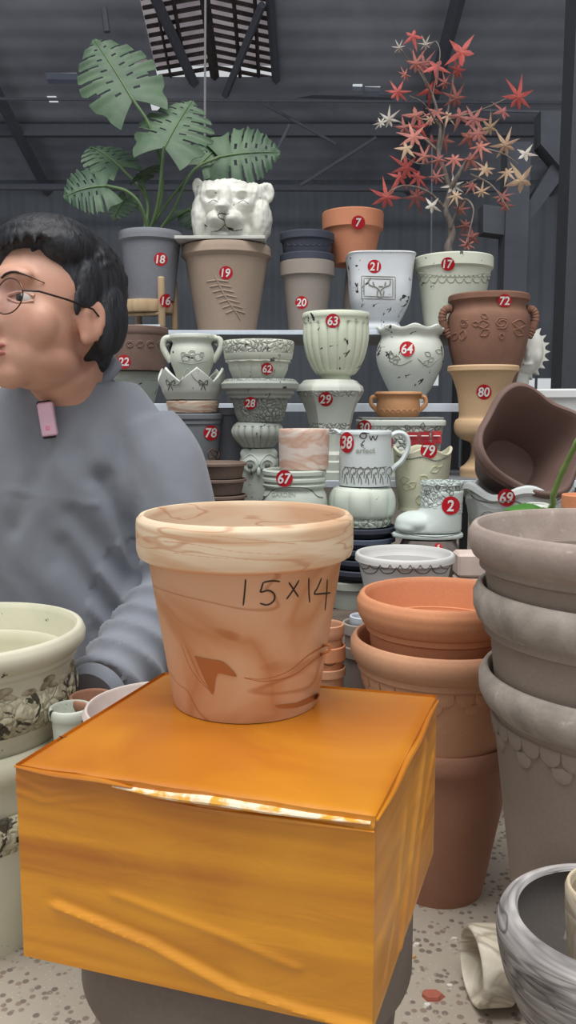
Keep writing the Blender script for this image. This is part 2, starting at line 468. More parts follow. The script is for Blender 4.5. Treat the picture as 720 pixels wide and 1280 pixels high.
def hole(px0, py0, px1, py1):
    a, b_ = on_roof(px0, py0), on_roof(px1, py1); c_, d_ = on_roof(px1, py0), on_roof(px0, py1)
    return (min(a[0], d_[0]), max(b_[0], c_[0]), min(a[1], b_[1]), max(a[1], b_[1]))
sx0, sD1 = on_roof(214, 96); sx1, sD0 = on_roof(334, -60)
holes = [(-.98, -.12, 5.35, sD1), hole(61, 91, 96, 105), hole(168, 74, 184, 81), hole(441, 105, 452, 114), hole(456, 108, 474, 118), hole(190, 130, 206, 138), hole(62, 120, 70, 128)]
o = grid_sheet('ceiling', np.linspace(-6, 6, 13), np.linspace(1.3, 8, 8), lambda x, t: (x, t, RZ(t)), holes, m_roof)
# back wall with its openings
def on_wall(px, py): r = ray(px, py); t = 8/r.y; return r.x*t, H+r.z*t
def wh(a, b_, c_, d_): p, q = on_wall(a, b_), on_wall(c_, d_); return (p[0], q[0], q[1], p[1])
wholes = [wh(429, 199, 440, 216), wh(443, 203, 448, 219), wh(452, 207, 459, 222), wh(143, 199, 153, 215), wh(646, 473, 668, 487), wh(672, 473, 712, 487), wh(538, 468, 548, 482)]
o = grid_sheet('wall_back', np.linspace(-6, 6, 9), [0, 1.2, 2.4, 2.7], lambda x, t: (x, 8, t), wholes, m_wall)
for nm, x in (('wall_left', -6), ('wall_right', 6)):
    V = [(x, 1.3, 0), (x, 8, 0), (x, 8, 2.7), (x, 1.3, RZ(1.3))]
    o = mk(nm, V, [(0, 1, 2, 3)], m_wall, origin=(x, 1.3, 0), smooth=False); o['kind'] = 'structure'
# skylight bay: battens and rafters under a translucent sheet
m_tr, nt, b = nodes('weathered_translucent_sheet')
out = nt.nodes['Material Output']; tl = N(nt, 'ShaderNodeBsdfTranslucent'); v = coords(nt); t = tex(nt, 2.5, 4, .5, vec=v)
L(nt, mixc(nt, ramp(nt, t.outputs[0], [(.35, g(0)), (.65, g(1))]), lin((150, 136, 140)), lin((198, 186, 188))), tl.inputs[0])
ms = N(nt, 'ShaderNodeMixShader'); ms.inputs[0].default_value = .25; L(nt, tl.outputs[0], ms.inputs[1]); L(nt, b.outputs[0], ms.inputs[2]); b.inputs['Base Color'].default_value = lin((150, 142, 142)); L(nt, ms.outputs[0], out.inputs[0])
x0, x1, d0, d1 = holes[0]
V = [(x0-.3, d0-.2, RZ(d0)+.13), (x1+.2, d0-.2, RZ(d0)+.13), (x1+.2, d1-.01, RZ(d1)+.075), (x0-.3, d1, RZ(d1)+.075)]
o = mk('window_1', V, [(0, 1, 2, 3)], m_tr, origin=(x0, d0, RZ(d0)), smooth=False); o['kind'] = 'structure'
steel = plain('hazed_steel', (98, 102, 114), .7)  # steel colour lightened to stand in for haze around the roof members
wood_dark = clay('weathered_batten', (84, 76, 76), (64, 58, 60), .9)
parts = []
for i in range(17):
    t = i/16; D = d0+(d1-d0)*t
    parts.append(tube([(x0, D+.05, RZ(D)+.02), (x0+.42, D-.07, RZ(D)+.035)], .016, 4)); parts.append(tube([(x0+.44, D-.10, RZ(D)+.03), (x1, D+.08, RZ(D)+.02)], .016, 4))
for xx, w in ((x0+.22, .014), (x0+.43, .035), (x0+.62, .014), (x1-.1, .014), (x0+.1, .01)):
    parts.append(tube([(xx, d0, RZ(d0)), (xx, d1, RZ(d1))], w, 4))
V, F = join(parts); o = mk('skylight_battens', V, F, wood_dark, origin=(x0, d0, RZ(d0)), smooth=False); o['kind'] = 'structure'
# slanting hip boards that trim the bay
V, F = join([tube([(x0-.02, d0-.1, RZ(d0)), (x0+.27, d1+.05, RZ(d1)-.03)], .04, 4), tube([(x1-.02, d0, RZ(d0)-.02), (x1+.03, d1, RZ(d1)-.03)], .03, 4),
             tube([(x1-.05, d1-.75, RZ(d1-.75)-.05), (x0+.5, d1+.1, RZ(d1)-.1)], .03, 4)])
o = mk('skylight_hip_boards', V, F, steel, origin=(x0, d0, RZ(d0)), smooth=False); o['kind'] = 'structure'
# purlins, rafters, trusses
n = 0
for D in (2.2, 3.2, 4.1, 5.0, 7.2):
    V, F = box((0, D, RZ(D)-.06), (12, .06, .09)); o = mk('roof_purlin', V, F, steel, smooth=False); o['kind'] = 'structure'
for x in (-3.6, -2.2, 1.1, 2.4, 3.7):
    V, F = join([tube([(x, 1.3, RZ(1.3)-.1), (x, 8, 2.6)], .05, 4)]); o = mk('roof_rafter', V, F, steel, smooth=False); o['kind'] = 'structure'
def beam(name, a, b_, r):
    V, F = tube([a, b_], r, 8); o = mk(name, V, F, steel, smooth=True); o['kind'] = 'structure'; return o
beam('roof_truss_beam', P(-200, 101, 6.9), P(196, 105, 6.9), .075)
beam('roof_truss_beam', P(-200, 122, 6.6), P(900, 130, 6.6), .012)
beam('roof_truss_beam', P(300, 112, 6.9), P(490, 118, 6.9), .05)
beam('roof_truss_beam', P(-200, 233, 7.4), P(620, 236, 7.4), .03)
beam('roof_truss_rod', P(330, 130, 6.8), P(420, 180, 6.8), .012)
beam('roof_truss_rod', P(375, 232, 6.8), P(470, 172, 6.8), .014)
beam('roof_truss_rod', P(345, 190, 5.8), P(362, 156, 5.8), .012)
beam('roof_truss_rod', P(130, 10, 5.4), P(134, 40, 5.4), .02)
beam('roof_truss_rod', P(600, 138, 5), P(675, 140, 5), .008)
beam('roof_truss_rod', P(674, 140, 5), P(676, 200, 5), .008)
pale = plain('pale_cord', (150, 150, 155), .7)
V, F = tube([P(257, -40, 4.5), P(256, 160, 4.5), P(256, 300, 4.5)], .006, 6); o = mk('trim_1', V, F, pale); o['kind'] = 'structure'
V, F = tube([P(540, 180, 3.5), P(539, 330, 3.5)], .003, 6); o = mk('trim_2', V, F, steel); o['kind'] = 'structure'
conc = clay('dusty_concrete_post', (88, 92, 100), (76, 80, 88), .9, 4)
# concrete post with haunch, dark steel column
x = P(638, 400, 4.6).x
V, F = box((x, 4.6, 1.0), (.12, .14, 2.0)); o = mk('concrete_post', V, F, conc, smooth=False); o['kind'] = 'structure'
def slab(name, pts, D, th, m):
    a = [P(px, py, D) for px, py in pts]; q = [p+Vector((0, th, 0)) for p in a]; n = len(a)
    F = [tuple(range(n)), tuple(range(2*n-1, n-1, -1))]+[(i, n+i, n+(i+1) % n, (i+1) % n) for i in range(n)]
    o = mk(name, [tuple(p) for p in a+q], F, m, smooth=False); o['kind'] = 'structure'; return o
slab('post_haunch', [(604, 255), (655, 262), (690, 205), (708, 215), (648, 296), (604, 290)], 4.55, .12, conc)
slab('post_haunch', [(676, 138), (760, 140), (760, 215), (702, 210), (676, 180)], 4.5, .12, conc)
cx_ = P(716, 400, 3.0).x
V, F = box((cx_, 3.0, 1.1), (.10, .12, 2.2)); o = mk('steel_column', V, F, plain('column_steel', (66, 68, 74), .75), smooth=False); o['kind'] = 'structure'
V, F = box((P(655, 450, 7.7).x+.35, 7.8, .375), (1.6, .3, .75)); o = mk('wall_ledge', V, F, conc, smooth=False); o['kind'] = 'structure'

# ------------------------------------------------------------------ display rack and platform
zA, zB, zC, zE = zof(413, 1.93), .655, .509, .29
alu = plain('pale_aluminium', (222, 232, 244), .35, 0)
rack = root('display_rack', 'long stepped rack with pale metal shelf edges holding the numbered pots', 'display rack', (.02, 1.9, 0))
def shelf(nm, x0, x1, d0, d1, z, th=.02, lip=.022):
    V, F = box(((x0+x1)/2, (d0+d1)/2, z-th/2), (x1-x0, d1-d0, th), bev=.002); s = mk(nm, V, F, plain('shelf_board', (120, 124, 130), .6), rack, smooth=False)
    V, F = box(((x0+x1)/2, d0-.003, z-lip/2), (x1-x0, .006, lip), bev=.001); mk('edge_strip', V, F, alu, s, smooth=False, label='pale blue-white shelf edge')
shelf('shelf', -.285, .46, 1.93, 2.24, zA, .012, .010); shelf('shelf', -.62, .62, 1.80, 2.06, zB, .016, .018); shelf('shelf', .03, .76, 1.60, 1.92, zC, .014, .014)
shelf('shelf', -.44, -.287, 1.93, 2.24, zof(406, 1.93), .008, .006)
for x, D, z in ((-.60, 1.83, zB), (-.60, 2.03, zB), (.60, 1.83, zB), (.60, 2.03, zB), (.745, 1.62, zC), (.745, 1.9, zC), (-.28, 2.22, zA), (.44, 2.22, zA), (.44, 2.085, zA), (-.28, 2.085, zA), (.035, 1.9, zC), (-.43, 2.22, zA+.01)):
    V, F = box((x, D, z/2-.008), (.018, .018, z-.016)); mk('upright', V, F, plain('rack_upright', (70, 72, 78), .6), rack, smooth=False)
plat = root('plank_platform', 'low plank platform at the foot of the numbered pot display', 'platform', (.2, 1.5, 0))
dk = clay('old_plank', (112, 98, 88), (84, 74, 68), .9, 6, stretch=(1, 8, 8))
for i, (x0, x1, d0) in enumerate(((-.02, .80, 1.225), (-.02, .80, 1.36), (-.02, .80, 1.50), (-.02, .80, 1.615), (-.78, -.03, 1.50), (-.78, -.03, 1.615))):
    V, F = box(((x0+x1)/2, d0+.055, zE-.011), (x1-x0, .112, .022), bev=.002); mk('plank', V, F, dk, plat, smooth=False)
for x in (-.76, -.05, .01, .78):
    for D in ((1.245 if x > -.04 else 1.52), 1.71):
        V, F = box((x, D, zE/2-.011), (.03, .03, zE-.022)); mk('leg', V, F, dk, plat, smooth=False)

# ------------------------------------------------------------------ materials of the pots
cream = lambda n, **k: antique(n, **k)
terra = clay('terracotta_orange', (218, 150, 110), (204, 136, 98), .7, 6)
terra2 = clay('terracotta_soft', (210, 158, 124), (194, 142, 110), .75, 6)
terra_l = clay('terracotta_deep', (172, 126, 102), (156, 110, 90), .8, 5)
greyc = clay('grey_brown_clay', (160, 146, 134), (144, 131, 120), .8, 5, bump=.35)
greyd = clay('dusty_grey_rim', (186, 176, 166), (150, 142, 134), .8, 22, bump=.5, spots=.5)
taupe = clay('taupe_clay', (158, 148, 140), (146, 136, 128), .75, 6)
warm = clay('warm_taupe_clay', (172, 152, 136), (158, 140, 124), .8, 6)
bluegrey = clay('blue_grey_clay', (128, 130, 138), (116, 118, 126), .7, 6)
charc = clay('charcoal_clay', (68, 72, 84), (56, 60, 72), .6, 6)
brown = clay('red_brown_clay', (144, 106, 88), (114, 82, 70), .75, 7)
choc = clay('chocolate_clay', (124, 100, 92), (108, 86, 80), .6, 5)
sand = clay('sand_clay', (206, 174, 138), (190, 158, 124), .75, 6)

def circ_scallops(px0, px1, n, y, h, w=None):
    out = []; st = (px1-px0)/n
    for i in range(n):
        a = px0+i*st; out.append([(a, y), (a+st*.2, y+h*.8), (a+st*.5, y+h), (a+st*.8, y+h*.8), (a+st, y)])
    return out
def rose(cx, cy, r):
    out = []
    for k in range(2): out.append([(cx+math.cos(t*1.1+k*3)*r*(.25+.11*t), cy+math.sin(t*1.1+k*3)*r*.8*(.25+.11*t)) for t in range(6)])
    return out
def leaf_s(cx, cy, a, l): 
    dx, dy = math.cos(a)*l, math.sin(a)*l; nx, ny = -dy*.3, dx*.3
    return [[(cx, cy), (cx+dx*.5+nx, cy+dy*.5+ny), (cx+dx, cy+dy)], [(cx, cy), (cx+dx*.5-nx, cy+dy*.5-ny), (cx+dx, cy+dy)]]
# ================================================================== TOP SHELF
# 18: grey pot on wooden stand, monstera
D = 2.03
ts = root('plant_stand', 'small round wooden plant stand under the grey monstera pot, sticker 16 on a leg', 'plant stand', (P(184, 400, D).x, D, zof(406, 1.93)))
wst = clay('pale_stand_wood', (196, 170, 136), (176, 150, 118), .6, 8, stretch=(6, 6, 1))
zb = ts.location.z; X0 = ts.location.x
ztop = zof(377, D)
V, F = rings(X0, D, [(.06, ztop-.028), (.062, ztop-.024), (.062, ztop-.006), (.06, ztop)], 40, None, None, (0, 1)); mk('seat', V, F, wst, ts)
for i, (dx, dy) in enumerate(((-.062, -.018), (.042, -.05), (.062, .02), (-.03, .056))):
    V, F = rings(X0+dx, D+dy, [(.007, zb), (.0085, zb+.004), (.0085, zof(350, D)-.003), (.006, zof(350, D))], 14, None, None, (0, 1)); mk('leg', V, F, wst, ts)
for dz in (.03, .06):
    V, F = tube([(X0-.06, D-.018, zb+dz), (X0+.04, D-.05, zb+dz)], .004, 8); mk('stretcher', V, F, wst, ts)
R18 = pot('flower_pot', 'grey pot numbered 18 holding the monstera plant', 'pot', 188, D, [(39.5, 293), (40, 303), (36.5, 306), (36, 312), (28, 377)], bluegrey, rim=2, zb=ztop)
sticker(R18, 201, 324, 8.5, '18')
sticker(ts, 208, 376, 8.5, '16')
# monstera
gl = clay('monstera_green', (88, 110, 86), (62, 84, 66), .5, 12); gst = clay('monstera_stem_green', (104, 128, 88), (84, 108, 72), .5, 12)
soil = clay('dark_soil', (70, 58, 50), (50, 42, 36), .95, 40)
pl = root('monstera_plant', 'tall monstera with split green leaves growing from the grey pot numbered 18', 'plant', (X0, D, ztop+.02))
def disc(name, X, Y, z, r, m, parent):
    V, F = rings(X, Y, [(r*.98, z-.012), (r, z), (r*.5, z+.004)], 32, None, None, (0, 1)); return mk(name, V, F, m, parent)
disc('soil', X0, D, zof(304, D), .056, soil, pl)
def monstera_leaf(base, tip, half, nrm, droop=.12, seed=0, lobes=6):
    B, T = Vector(base), Vector(tip); ax = (T-B); Ln = ax.length; ax.normalize(); nrm = Vector(nrm); nrm = (nrm-ax*nrm.dot(ax)).normalized(); sd = ax.cross(nrm)
    nu, nv = 84, 17; V, F = [], []
    def wid(u): return half*(math.sin(math.pi*min(1, (u*.94+.06))**.62)**.75)
    for side in (1, -1):
        o = len(V)
        for i in range(nu+1):
            u = i/nu
            for j in range(nv+1):
                v = j/nv; w = wid(u); back = .16*Ln*(1-u)**3*v      # heart lobes reach behind the stalk
                fwd = .30*w*v*(1 if u > .1 else u*10)
                edge = 1.0 - .10*abs(math.sin(math.pi*(u*lobes)))**6*(v**3)
                al = u*Ln + fwd*(1-u*.6) - back*(1.7 if u < .25 else 1.2)
                s = w*v*edge
                lob = math.sin(u*lobes*math.pi*2)*.012*v*(half/.1)
                z = -droop*Ln*(u-.3)**2 - .22*s*v*.6 + lob*.3 + .03*half*math.sin(v*3)
                V.append(tuple(B+ax*al+sd*(s*side)+nrm*z))
        for i in range(nu):
            for j in range(nv):
                u, v = (i+.5)/nu, (j+.5)/nv; fr = (u*lobes+.15*seed) % 1.0
                if .13 < u < .9:
                    if v > .36 and abs(fr-.5) < .05+.19*(v-.36): continue
                    if .20 < v < .36 and abs(((fr+.5) % 1)-.5) < .09: continue
                q = (o+i*(nv+1)+j, o+i*(nv+1)+j+1, o+(i+1)*(nv+1)+j+1, o+(i+1)*(nv+1)+j)
                F.append(q if side > 0 else q[::-1])
    V2 = [tuple(Vector(v)-nrm*.0012) for v in V]; n = len(V)         # a leaf has thickness
    return V+V2, F+[tuple(i+n for i in f[::-1]) for f in F]
base0 = Vector((X0, D, zof(303, D)))
def mleaf(bpx, tpx, Db, Dt, half_px, nrm, seed, via, droop=.12):
    bp = P(bpx[0], bpx[1], Db); tp = P(tpx[0], tpx[1], Dt); half = 1.12*half_px*sc(bpx[1], Db)
    V, F = monstera_leaf(bp, tp, half, nrm, droop, seed); lf = mk('leaf', V, F, gl, pl, angle=70)
    st = [base0+Vector((rng.uniform(-.02, .02), rng.uniform(-.02, .02), -.01))]+[P(a, b_, c_) for a, b_, c_ in via]+[bp]
    V, F = tube(smooth_pts(st, 6), [.0048]*3+[.0036]*(len(smooth_pts(st, 6))-3), 8); mk('stem', V, F, gst, pl)
    ax = (tp-bp); V, F = tube([bp+ax*t-Vector(nrm).normalized()*(-.0015+droop*ax.length*(t-.3)**2) for t in (0, .2, .4, .6, .8, .97)], [.0028, .0024, .002, .0016, .0012, .0006], 6); mk('midrib', V, F, gst, lf, label='pale leaf midrib')
mleaf((166, 124), (116, 44), 2.00, 2.06, 47, (.15, -1, .25), 1, [(203, 240, 2.03), (190, 165, 2.0)])
mleaf((205, 184), (240, 122), 1.97, 2.04, 46, (-.1, -1, .35), 2, [(196, 260, 2.02)])
mleaf((274, 196), (350, 186), 2.12, 2.10, 42, (.05, -.95, .45), 3, [(215, 265, 2.06), (240, 215, 2.10)], .2)
mleaf((132, 232), (78, 240), 1.98, 1.95, 37, (-.1, -.85, .5), 4, [(178, 262, 2.0), (160, 240, 1.99)], .35)
mleaf((150, 208), (112, 178), 2.08, 2.14, 32, (.3, -.8, .55), 5, [(184, 250, 2.06)], .2)
mleaf((250, 205), (286, 172), 2.12, 2.18, 27, (.0, -.9, .5), 6, [(208, 255, 2.07)], .2)
mleaf((176, 222), (196, 200), 2.06, 2.0, 16, (.0, -.4, .9), 2, [(186, 260, 2.06)], .3)
mleaf((236, 262), (262, 286), 2.14, 2.12, 22, (.3, -.7, .5), 3, [(206, 280, 2.08)], .3)
mleaf((158, 246), (140, 272), 2.12, 2.10, 20, (-.3, -.8, .5), 5, [(180, 270, 2.1)], .3)

# 19: warm taupe pot with feather relief, board, tiger head
D = 2.05
R19 = pot('flower_pot', 'large warm taupe pot numbered 19 with a feather relief, under the tiger head', 'pot', 283, D, [(55, 311), (56, 322), (51, 327), (50, 334), (36, 415)], warm, rim=2, zb=zA)
sticker(R19, 282.5, 341, 8.5, '19')
fl = [[(268, 343), (280, 368), (296, 392), (300, 400)]]
for k in range(7): fl += [[(271+3.6*k, 350+6.2*k), (258+4*k, 352+6.6*k)], [(271+3.6*k, 350+6.2*k), (286+3.4*k, 352+6.6*k)]]
strokes(R19, fl, 2.2, warm, raise_=.001)
zt19 = zof(311, D)+.0045
V, F = box((R19.location.x-.008, D, zt19+.004), (.205, .19, .007), bev=.001); bd = mk('board', V, F, plain('white_board', (205, 205, 200), .6), smooth=False)
tag(bd, 'thin pale board lying across the rim of pot 19 under the tiger head', 'board')
tc = P(287, 262, 2.03); s = sc(262, 2.03)
def tp(px, py, d): return ((px-360)*sc(py, 2.03), 2.03+d, zof(py, 2.03))
parts = [ellipsoid(tp(289, 262, .02), (45*s, .070, 38*s), 36), ellipsoid(tp(286, 290, .03), (47*s, .07, 30*s), 36), ellipsoid(tp(273, 283, -.050), (14*s, .040, 13*s)), ellipsoid(tp(293, 283, -.050), (14*s, .040, 13*s)), ellipsoid(tp(281, 268, -.060), (10*s, .036, 9*s)),
         ellipsoid(tp(283, 300, -.03), (18*s, .034, 9*s)), ellipsoid(tp(283, 256, -.03), (12*s, .034, 22*s)), ellipsoid(tp(285, 244, -.005), (32*s, .042, 19*s)), ellipsoid(tp(267, 255, -.02), (17*s, .036, 17*s)), ellipsoid(tp(304, 257, -.02), (18*s, .036, 17*s)), ellipsoid(tp(285, 303, .01), (40*s, .06, 10*s)),
         ellipsoid(tp(262, 243, .005), (19*s, .04, 17*s)), ellipsoid(tp(316, 247, .005), (20*s, .04, 18*s)), ellipsoid(tp(252, 272, .0), (13*s, .042, 30*s)), ellipsoid(tp(325, 276, .0), (15*s, .045, 28*s)),
         ellipsoid(tp(249, 235, -.004), (8*s, .013, 12*s), R=Matrix.Rotation(-.35, 3, 'Y')), ellipsoid(tp(331, 243, -.004), (12*s, .013, 14*s), R=Matrix.Rotation(.45, 3, 'Y'))]
V, F = fuse(parts, .0024, 2)
G = lambda px, py, d, sx, sz, push, sy=.03: (tp(px, py, d), (sx*s, sy, sz*s), (0, -push, 0))
V = bumpv(V, [G(280, 270, -.085, 9, 4.5, .012), G(266, 252, -.05, 7, 4, -.014), G(303, 254, -.05, 7, 4, -.014), G(266, 244, -.05, 11, 3, .009), G(304, 245, -.05, 11, 3, .009),
              G(283, 293, -.08, 20, 2.2, -.016), G(272, 283, -.085, 9, 7, .008), G(294, 283, -.085, 9, 7, .008), G(283, 283, -.09, 1.8, 7, -.008), G(281, 300, -.07, 12, 5, .008),
              G(247, 234, 0, 4, 6, -.010), G(332, 243, 0, 6, 7, -.012), G(276, 273, -.09, 2, 1.6, -.006), G(286, 273, -.09, 2, 1.6, -.006), G(270, 233, -.03, 6, 2, -.005), G(298, 234, -.03, 6, 2, -.005), G(284, 228, -.02, 3, 6, -.004), G(255, 265, -.02, 3, 12, -.005), G(322, 268, -.02, 3, 12, -.006), G(330, 285, 0, 2, 10, -.007), G(315, 290, 0, 2, 10, -.006)])
Nn = vnorm(V, F); rr_ = np.hypot((V[:, 0]-tc.x)/s, (V[:, 2]-tc.z)/s)
V += Nn*(np.clip((rr_-26)/10, 0, 1)*np.array([.0022*noise.noise(Vector((p[0]*170, p[1]*40, p[2]*45))) for p in V])+np.array([.0012*noise.noise(Vector((p[0]*90, p[1]*60, p[2]*90))) for p in V]))[:, None]
V[:, 2] = np.maximum(V[:, 2], zt19+.0078)
TW = antique('chalk_white_plaster', c=(226, 226, 218), chips=.715, dark=(60, 60, 58), c2=(200, 200, 192))
tg = root('tiger_head_sculpture', 'white plaster tiger head resting on top of pot 19', 'sculpture', (tc.x, 2.03, zt19+.008))
hd = mk('head', V, F, TW, tg, angle=80)
dkp = plain('worn_dark_paint', (58, 56, 54), .7)
bvh = children_bvh(tg)
strokes(tg, [[(272, 268), (277, 266.5), (283, 268), (287, 267)], [(272, 268), (274, 272), (280, 275), (282, 282)], [(281, 281), (274, 288), (264, 290)], [(281, 281), (290, 288), (303, 287)]], 1.2, dkp, 'muzzle_line', bvh=bvh, label='dark line round the nose and mouth')
strokes(tg, [[(270, 300), (273, 297)], [(275, 301), (278, 298)], [(281, 302), (283, 300)], [(285, 303), (288, 300)]], 2.6, dkp, 'tooth_gap', bvh=bvh, label='dark chips between the teeth')
strokes(tg, [[(284, 284), (288, 285), (292, 287)], [(286, 287), (291, 286)], [(256, 281), (259, 283)]], 2.2, dkp, 'whisker_spot', bvh=bvh, label='dark worn whisker spots')
strokes(tg, [[(260, 254), (267, 250), (273, 253)]], 1.1, plain('grey_wash', (150, 150, 144), .7), 'eye_outline', bvh=bvh)
strokes(tg, [[(297, 254), (304, 251), (311, 255)]], 1.1, plain('grey_wash', None), 'eye_outline', bvh=bvh)

# 20 stack: charcoal pot standing in taupe pot 20
D = 2.06
R20 = pot('flower_pot', 'taupe pot numbered 20 with the charcoal pots stacked inside it', 'pot', 384, D, [(34, 329), (34, 346), (30.5, 348), (29.5, 356), (23, 413)], taupe, rim=2, zb=zA)
sticker(R20, 377, 378, 8, '20')
zin = zof(329, D)
Rb = pot('flower_pot', 'charcoal pot with only its rim showing above pot 20, below the other charcoal pot', 'pot', 384, D, [(34, 320.5), (34, 328), (27, 329), (20, 366)], charc, rim=1, zb=zA+.07, group='charcoal pots in pot 20')
Rc = pot('flower_pot', 'charcoal pot with scalloped rim, topmost of the stack in pot 20', 'pot', 384, D, [(34, 294), (34, 302), (31.5, 304), (29.5, 319), (22, 345)], charc, rim=2, zb=zA+.13, group='charcoal pots in pot 20')
strokes(Rc, circ_scallops(352, 416, 9, 304, 3), 1.2, charc, 'scallop_trim')
# 7: terracotta pot on an upturned pot
D = 2.12
zs7 = zof(330, D)
pot('upturned_pot', 'upturned taupe pot hidden behind the square white planter, carrying terracotta pot 7', 'pot', 446, D, [(13, 332), (19, 413)], taupe, zb=zA, cxy=None, solid=True)
zs7 = zof(332, D)
R7 = pot('flower_pot', 'terracotta pot numbered 7 raised behind the square white planter', 'pot', 441, D, [(38.5, 268), (38, 288), (34, 290), (33.5, 294), (26, 332)], clay('terracotta_seven', (202, 136, 104), (188, 122, 92), .75, 6), rim=2, zb=zs7+.0005)
sticker(R7, 448, 278, 8.5, '7')
# 21: flared square planter
D = 2.02
def sq(a, r, z, t, n=5.0, rot=math.pi/4*0):
    c_, s_ = abs(math.cos(a+rot)), abs(math.sin(a+rot)); k = (c_**n+s_**n)**(-1/n); return r*k, z
m21 = antique('white_blue_chipped', c=(224, 228, 232), chips=.665, c2=(205, 210, 218))
R21 = pot('square_planter', 'white square planter numbered 21 with a framed deer head plaque and chipped edges', 'planter', 475, D, [(42.5, 322), (41, 326), (38.5, 345), (37.5, 362), (35, 380), (28, 397), (24, 405), (26, 411)], m21, mod=lambda a, r, z, t: sq(a, r, z, t), curve=True, seg=96, wall=5, zb=zA)
sticker(R21, 468, 333, 8.5, '21')
pw = plain('plaque_white', (205, 208, 212), .6)
strokes(R21, [[(452, 345), (494, 346)], [(494, 346), (494, 374)], [(494, 374), (452, 373)], [(452, 373), (452, 345)], [(455, 348), (491, 349)], [(491, 349), (491, 371)], [(491, 371), (455, 370)], [(455, 370), (455, 348)]], 1.4, plain('grey_wash', (150, 150, 144), .7), 'plaque_frame', label='square moulded frame of the plaque')
strokes(R21, [[(460, 350), (462, 356), (470, 359), (475, 364), (477, 371)], [(488, 350), (487, 356), (480, 359), (475, 364)], [(466, 352), (468, 358)], [(482, 352), (481, 358)], [(472, 362), (472, 370), (478, 371), (480, 363)], [(473, 358), (479, 358)]], 2.0, plain('grey_wash', None), 'deer_head', label='antlered deer head relief')
# 17: cream pot with scalloped swags, maple
D = 2.02
m17 = antique('cream_seventeen', c=(212, 216, 200), chips=.70, c2=(198, 203, 186))
R17 = pot('flower_pot', 'cream pot numbered 17 with a scalloped swag under its rim, holding the red maple', 'pot', 567, D, [(49, 324), (49, 337), (46, 340), (44.5, 346), (34, 412)], m17, rim=2, zb=zA, wall=5)
sticker(R17, 560, 330, 8.5, '17')
strokes(R17, circ_scallops(526, 612, 8, 347, 6)+circ_scallops(524, 613, 16, 343, 3)+[[(523, 341), (567, 346), (613, 341)]], 1.4, plain('cream_wash', (176, 178, 160), .7), 'scallop_trim', label='scalloped swag band')
mp = root('maple_tree', 'artificial maple tree with red and straw-coloured star leaves in pot 17', 'plant', (R17.location.x, D, zof(338, D)))
disc('soil', R17.location.x, D, zof(332, D), .082, soil, mp)
bark = clay('pale_bark', (128, 118, 112), (96, 88, 84), .85, 30, stretch=(3, 3, 1))
def tw(pts, r0, r1, name='branch', D0=2.02, dd=None):
    q = [P(a, b_, (D0+(dd[i] if dd else 0))) for i, (a, b_) in enumerate(pts)]; q = smooth_pts([tuple(v) for v in q], 5); n = len(q)
    V, F = tube(q, [r0+(r1-r0)*i/(n-1) for i in range(n)], 8); return V, F
V, F = tw([(566, 334), (560, 312), (565, 296), (563, 280), (557, 262), (562, 240), (556, 215), (548, 190), (550, 160), (541, 120), (524, 90)], .011, .002); mk('trunk', V, F, bark, mp, angle=70)
BR = [([(562, 238), (575, 215), (588, 192)], .007, .002, (0, -.02, -.03)), ([(548, 195), (556, 160), (565, 110), (570, 72)], .004, .0012, (0, .02, .03, .03)), ([(560, 150), (600, 138), (636, 122)], .003, .0012, (0, -.03, -.05)),
      ([(575, 212), (600, 188), (628, 192), (648, 205)], .003, .001, (-.01, -.05, -.06, -.06)), ([(588, 218), (615, 232), (636, 262)], .003, .001, (-.01, -.03, -.05)), ([(557, 262), (535, 240), (505, 232), (482, 243)], .004, .001, (0, -.03, -.05, -.06)),
      ([(549, 190), (520, 165), (488, 148), (470, 152)], .003, .001, (0, .02, .04, .04)), ([(541, 120), (525, 85), (512, 60)], .002, .001, (0, -.02, -.03)), ([(524, 90), (508, 72), (500, 60), (495, 70)], .0015, .001, (0, -.02, -.03, -.02)),
      ([(550, 160), (530, 130), (512, 120)], .002, .001, (0, -.04, -.06)), ([(563, 285), (578, 250), (592, 262), (585, 300), (592, 318)], .003, .001, (-.01, -.04, -.06, -.07, -.05)), ([(548, 200), (525, 205), (505, 196)], .002, .001, (0, -.05, -.07)),
      ([(541, 118), (550, 70), (545, 52), (536, 58)], .0015, .001, (0, .01, .02, .02)), ([(562, 240), (600, 222), (612, 215)], .002, .001, (0, .04, .06))]
for pts, r0, r1, dd in BR:
    V, F = tw(pts, r0, r1, dd=dd); mk('branch', V, F, bark, mp, angle=70)
def star(c, R_, nrm, rot, m, lob=7):
    nrm = Vector(nrm).normalized(); a = Vector((0, 0, 1)); u = (a-nrm*a.dot(nrm)).normalized(); w = u.cross(nrm)
    V = [tuple(Vector(c)+nrm*.003)]; k = lob*4; F = []; lens = [1.0, .92, .75, .5, .5, .75, .92] if lob == 7 else [1, .85, .55, .55, .85]
    for i in range(k):
        th = rot+2*math.pi*i/k; l = lens[(i//4) % lob]; ph = i % 4
        l2 = lens[((i+3)//4) % lob]
        rr = R_*(l if ph == 0 else (.36 if ph in (1, 3) else .20)) * (1 if ph == 0 else (.9+.2*l2))
        z = -.18*rr*(rr/R_) ; V.append(tuple(Vector(c)+u*math.cos(th)*rr+w*math.sin(th)*rr+nrm*z))
    for i in range(k): F.append((0, 1+i, 1+(i+1) % k))
    n = len(V); V += [tuple(Vector(v)-nrm*.0008) for v in V]; F += [tuple(i+n for i in f[::-1]) for f in F]
    return mk('leaf', V, F, m, mp, smooth=False)
red = clay('maple_red', (184, 86, 80), (146, 66, 64), .6, 30); dred = clay('maple_dusty_red', (158, 100, 94), (130, 78, 74), .7, 30); pinkl = clay('maple_pink', (186, 120, 108), (150, 92, 86), .7, 30)
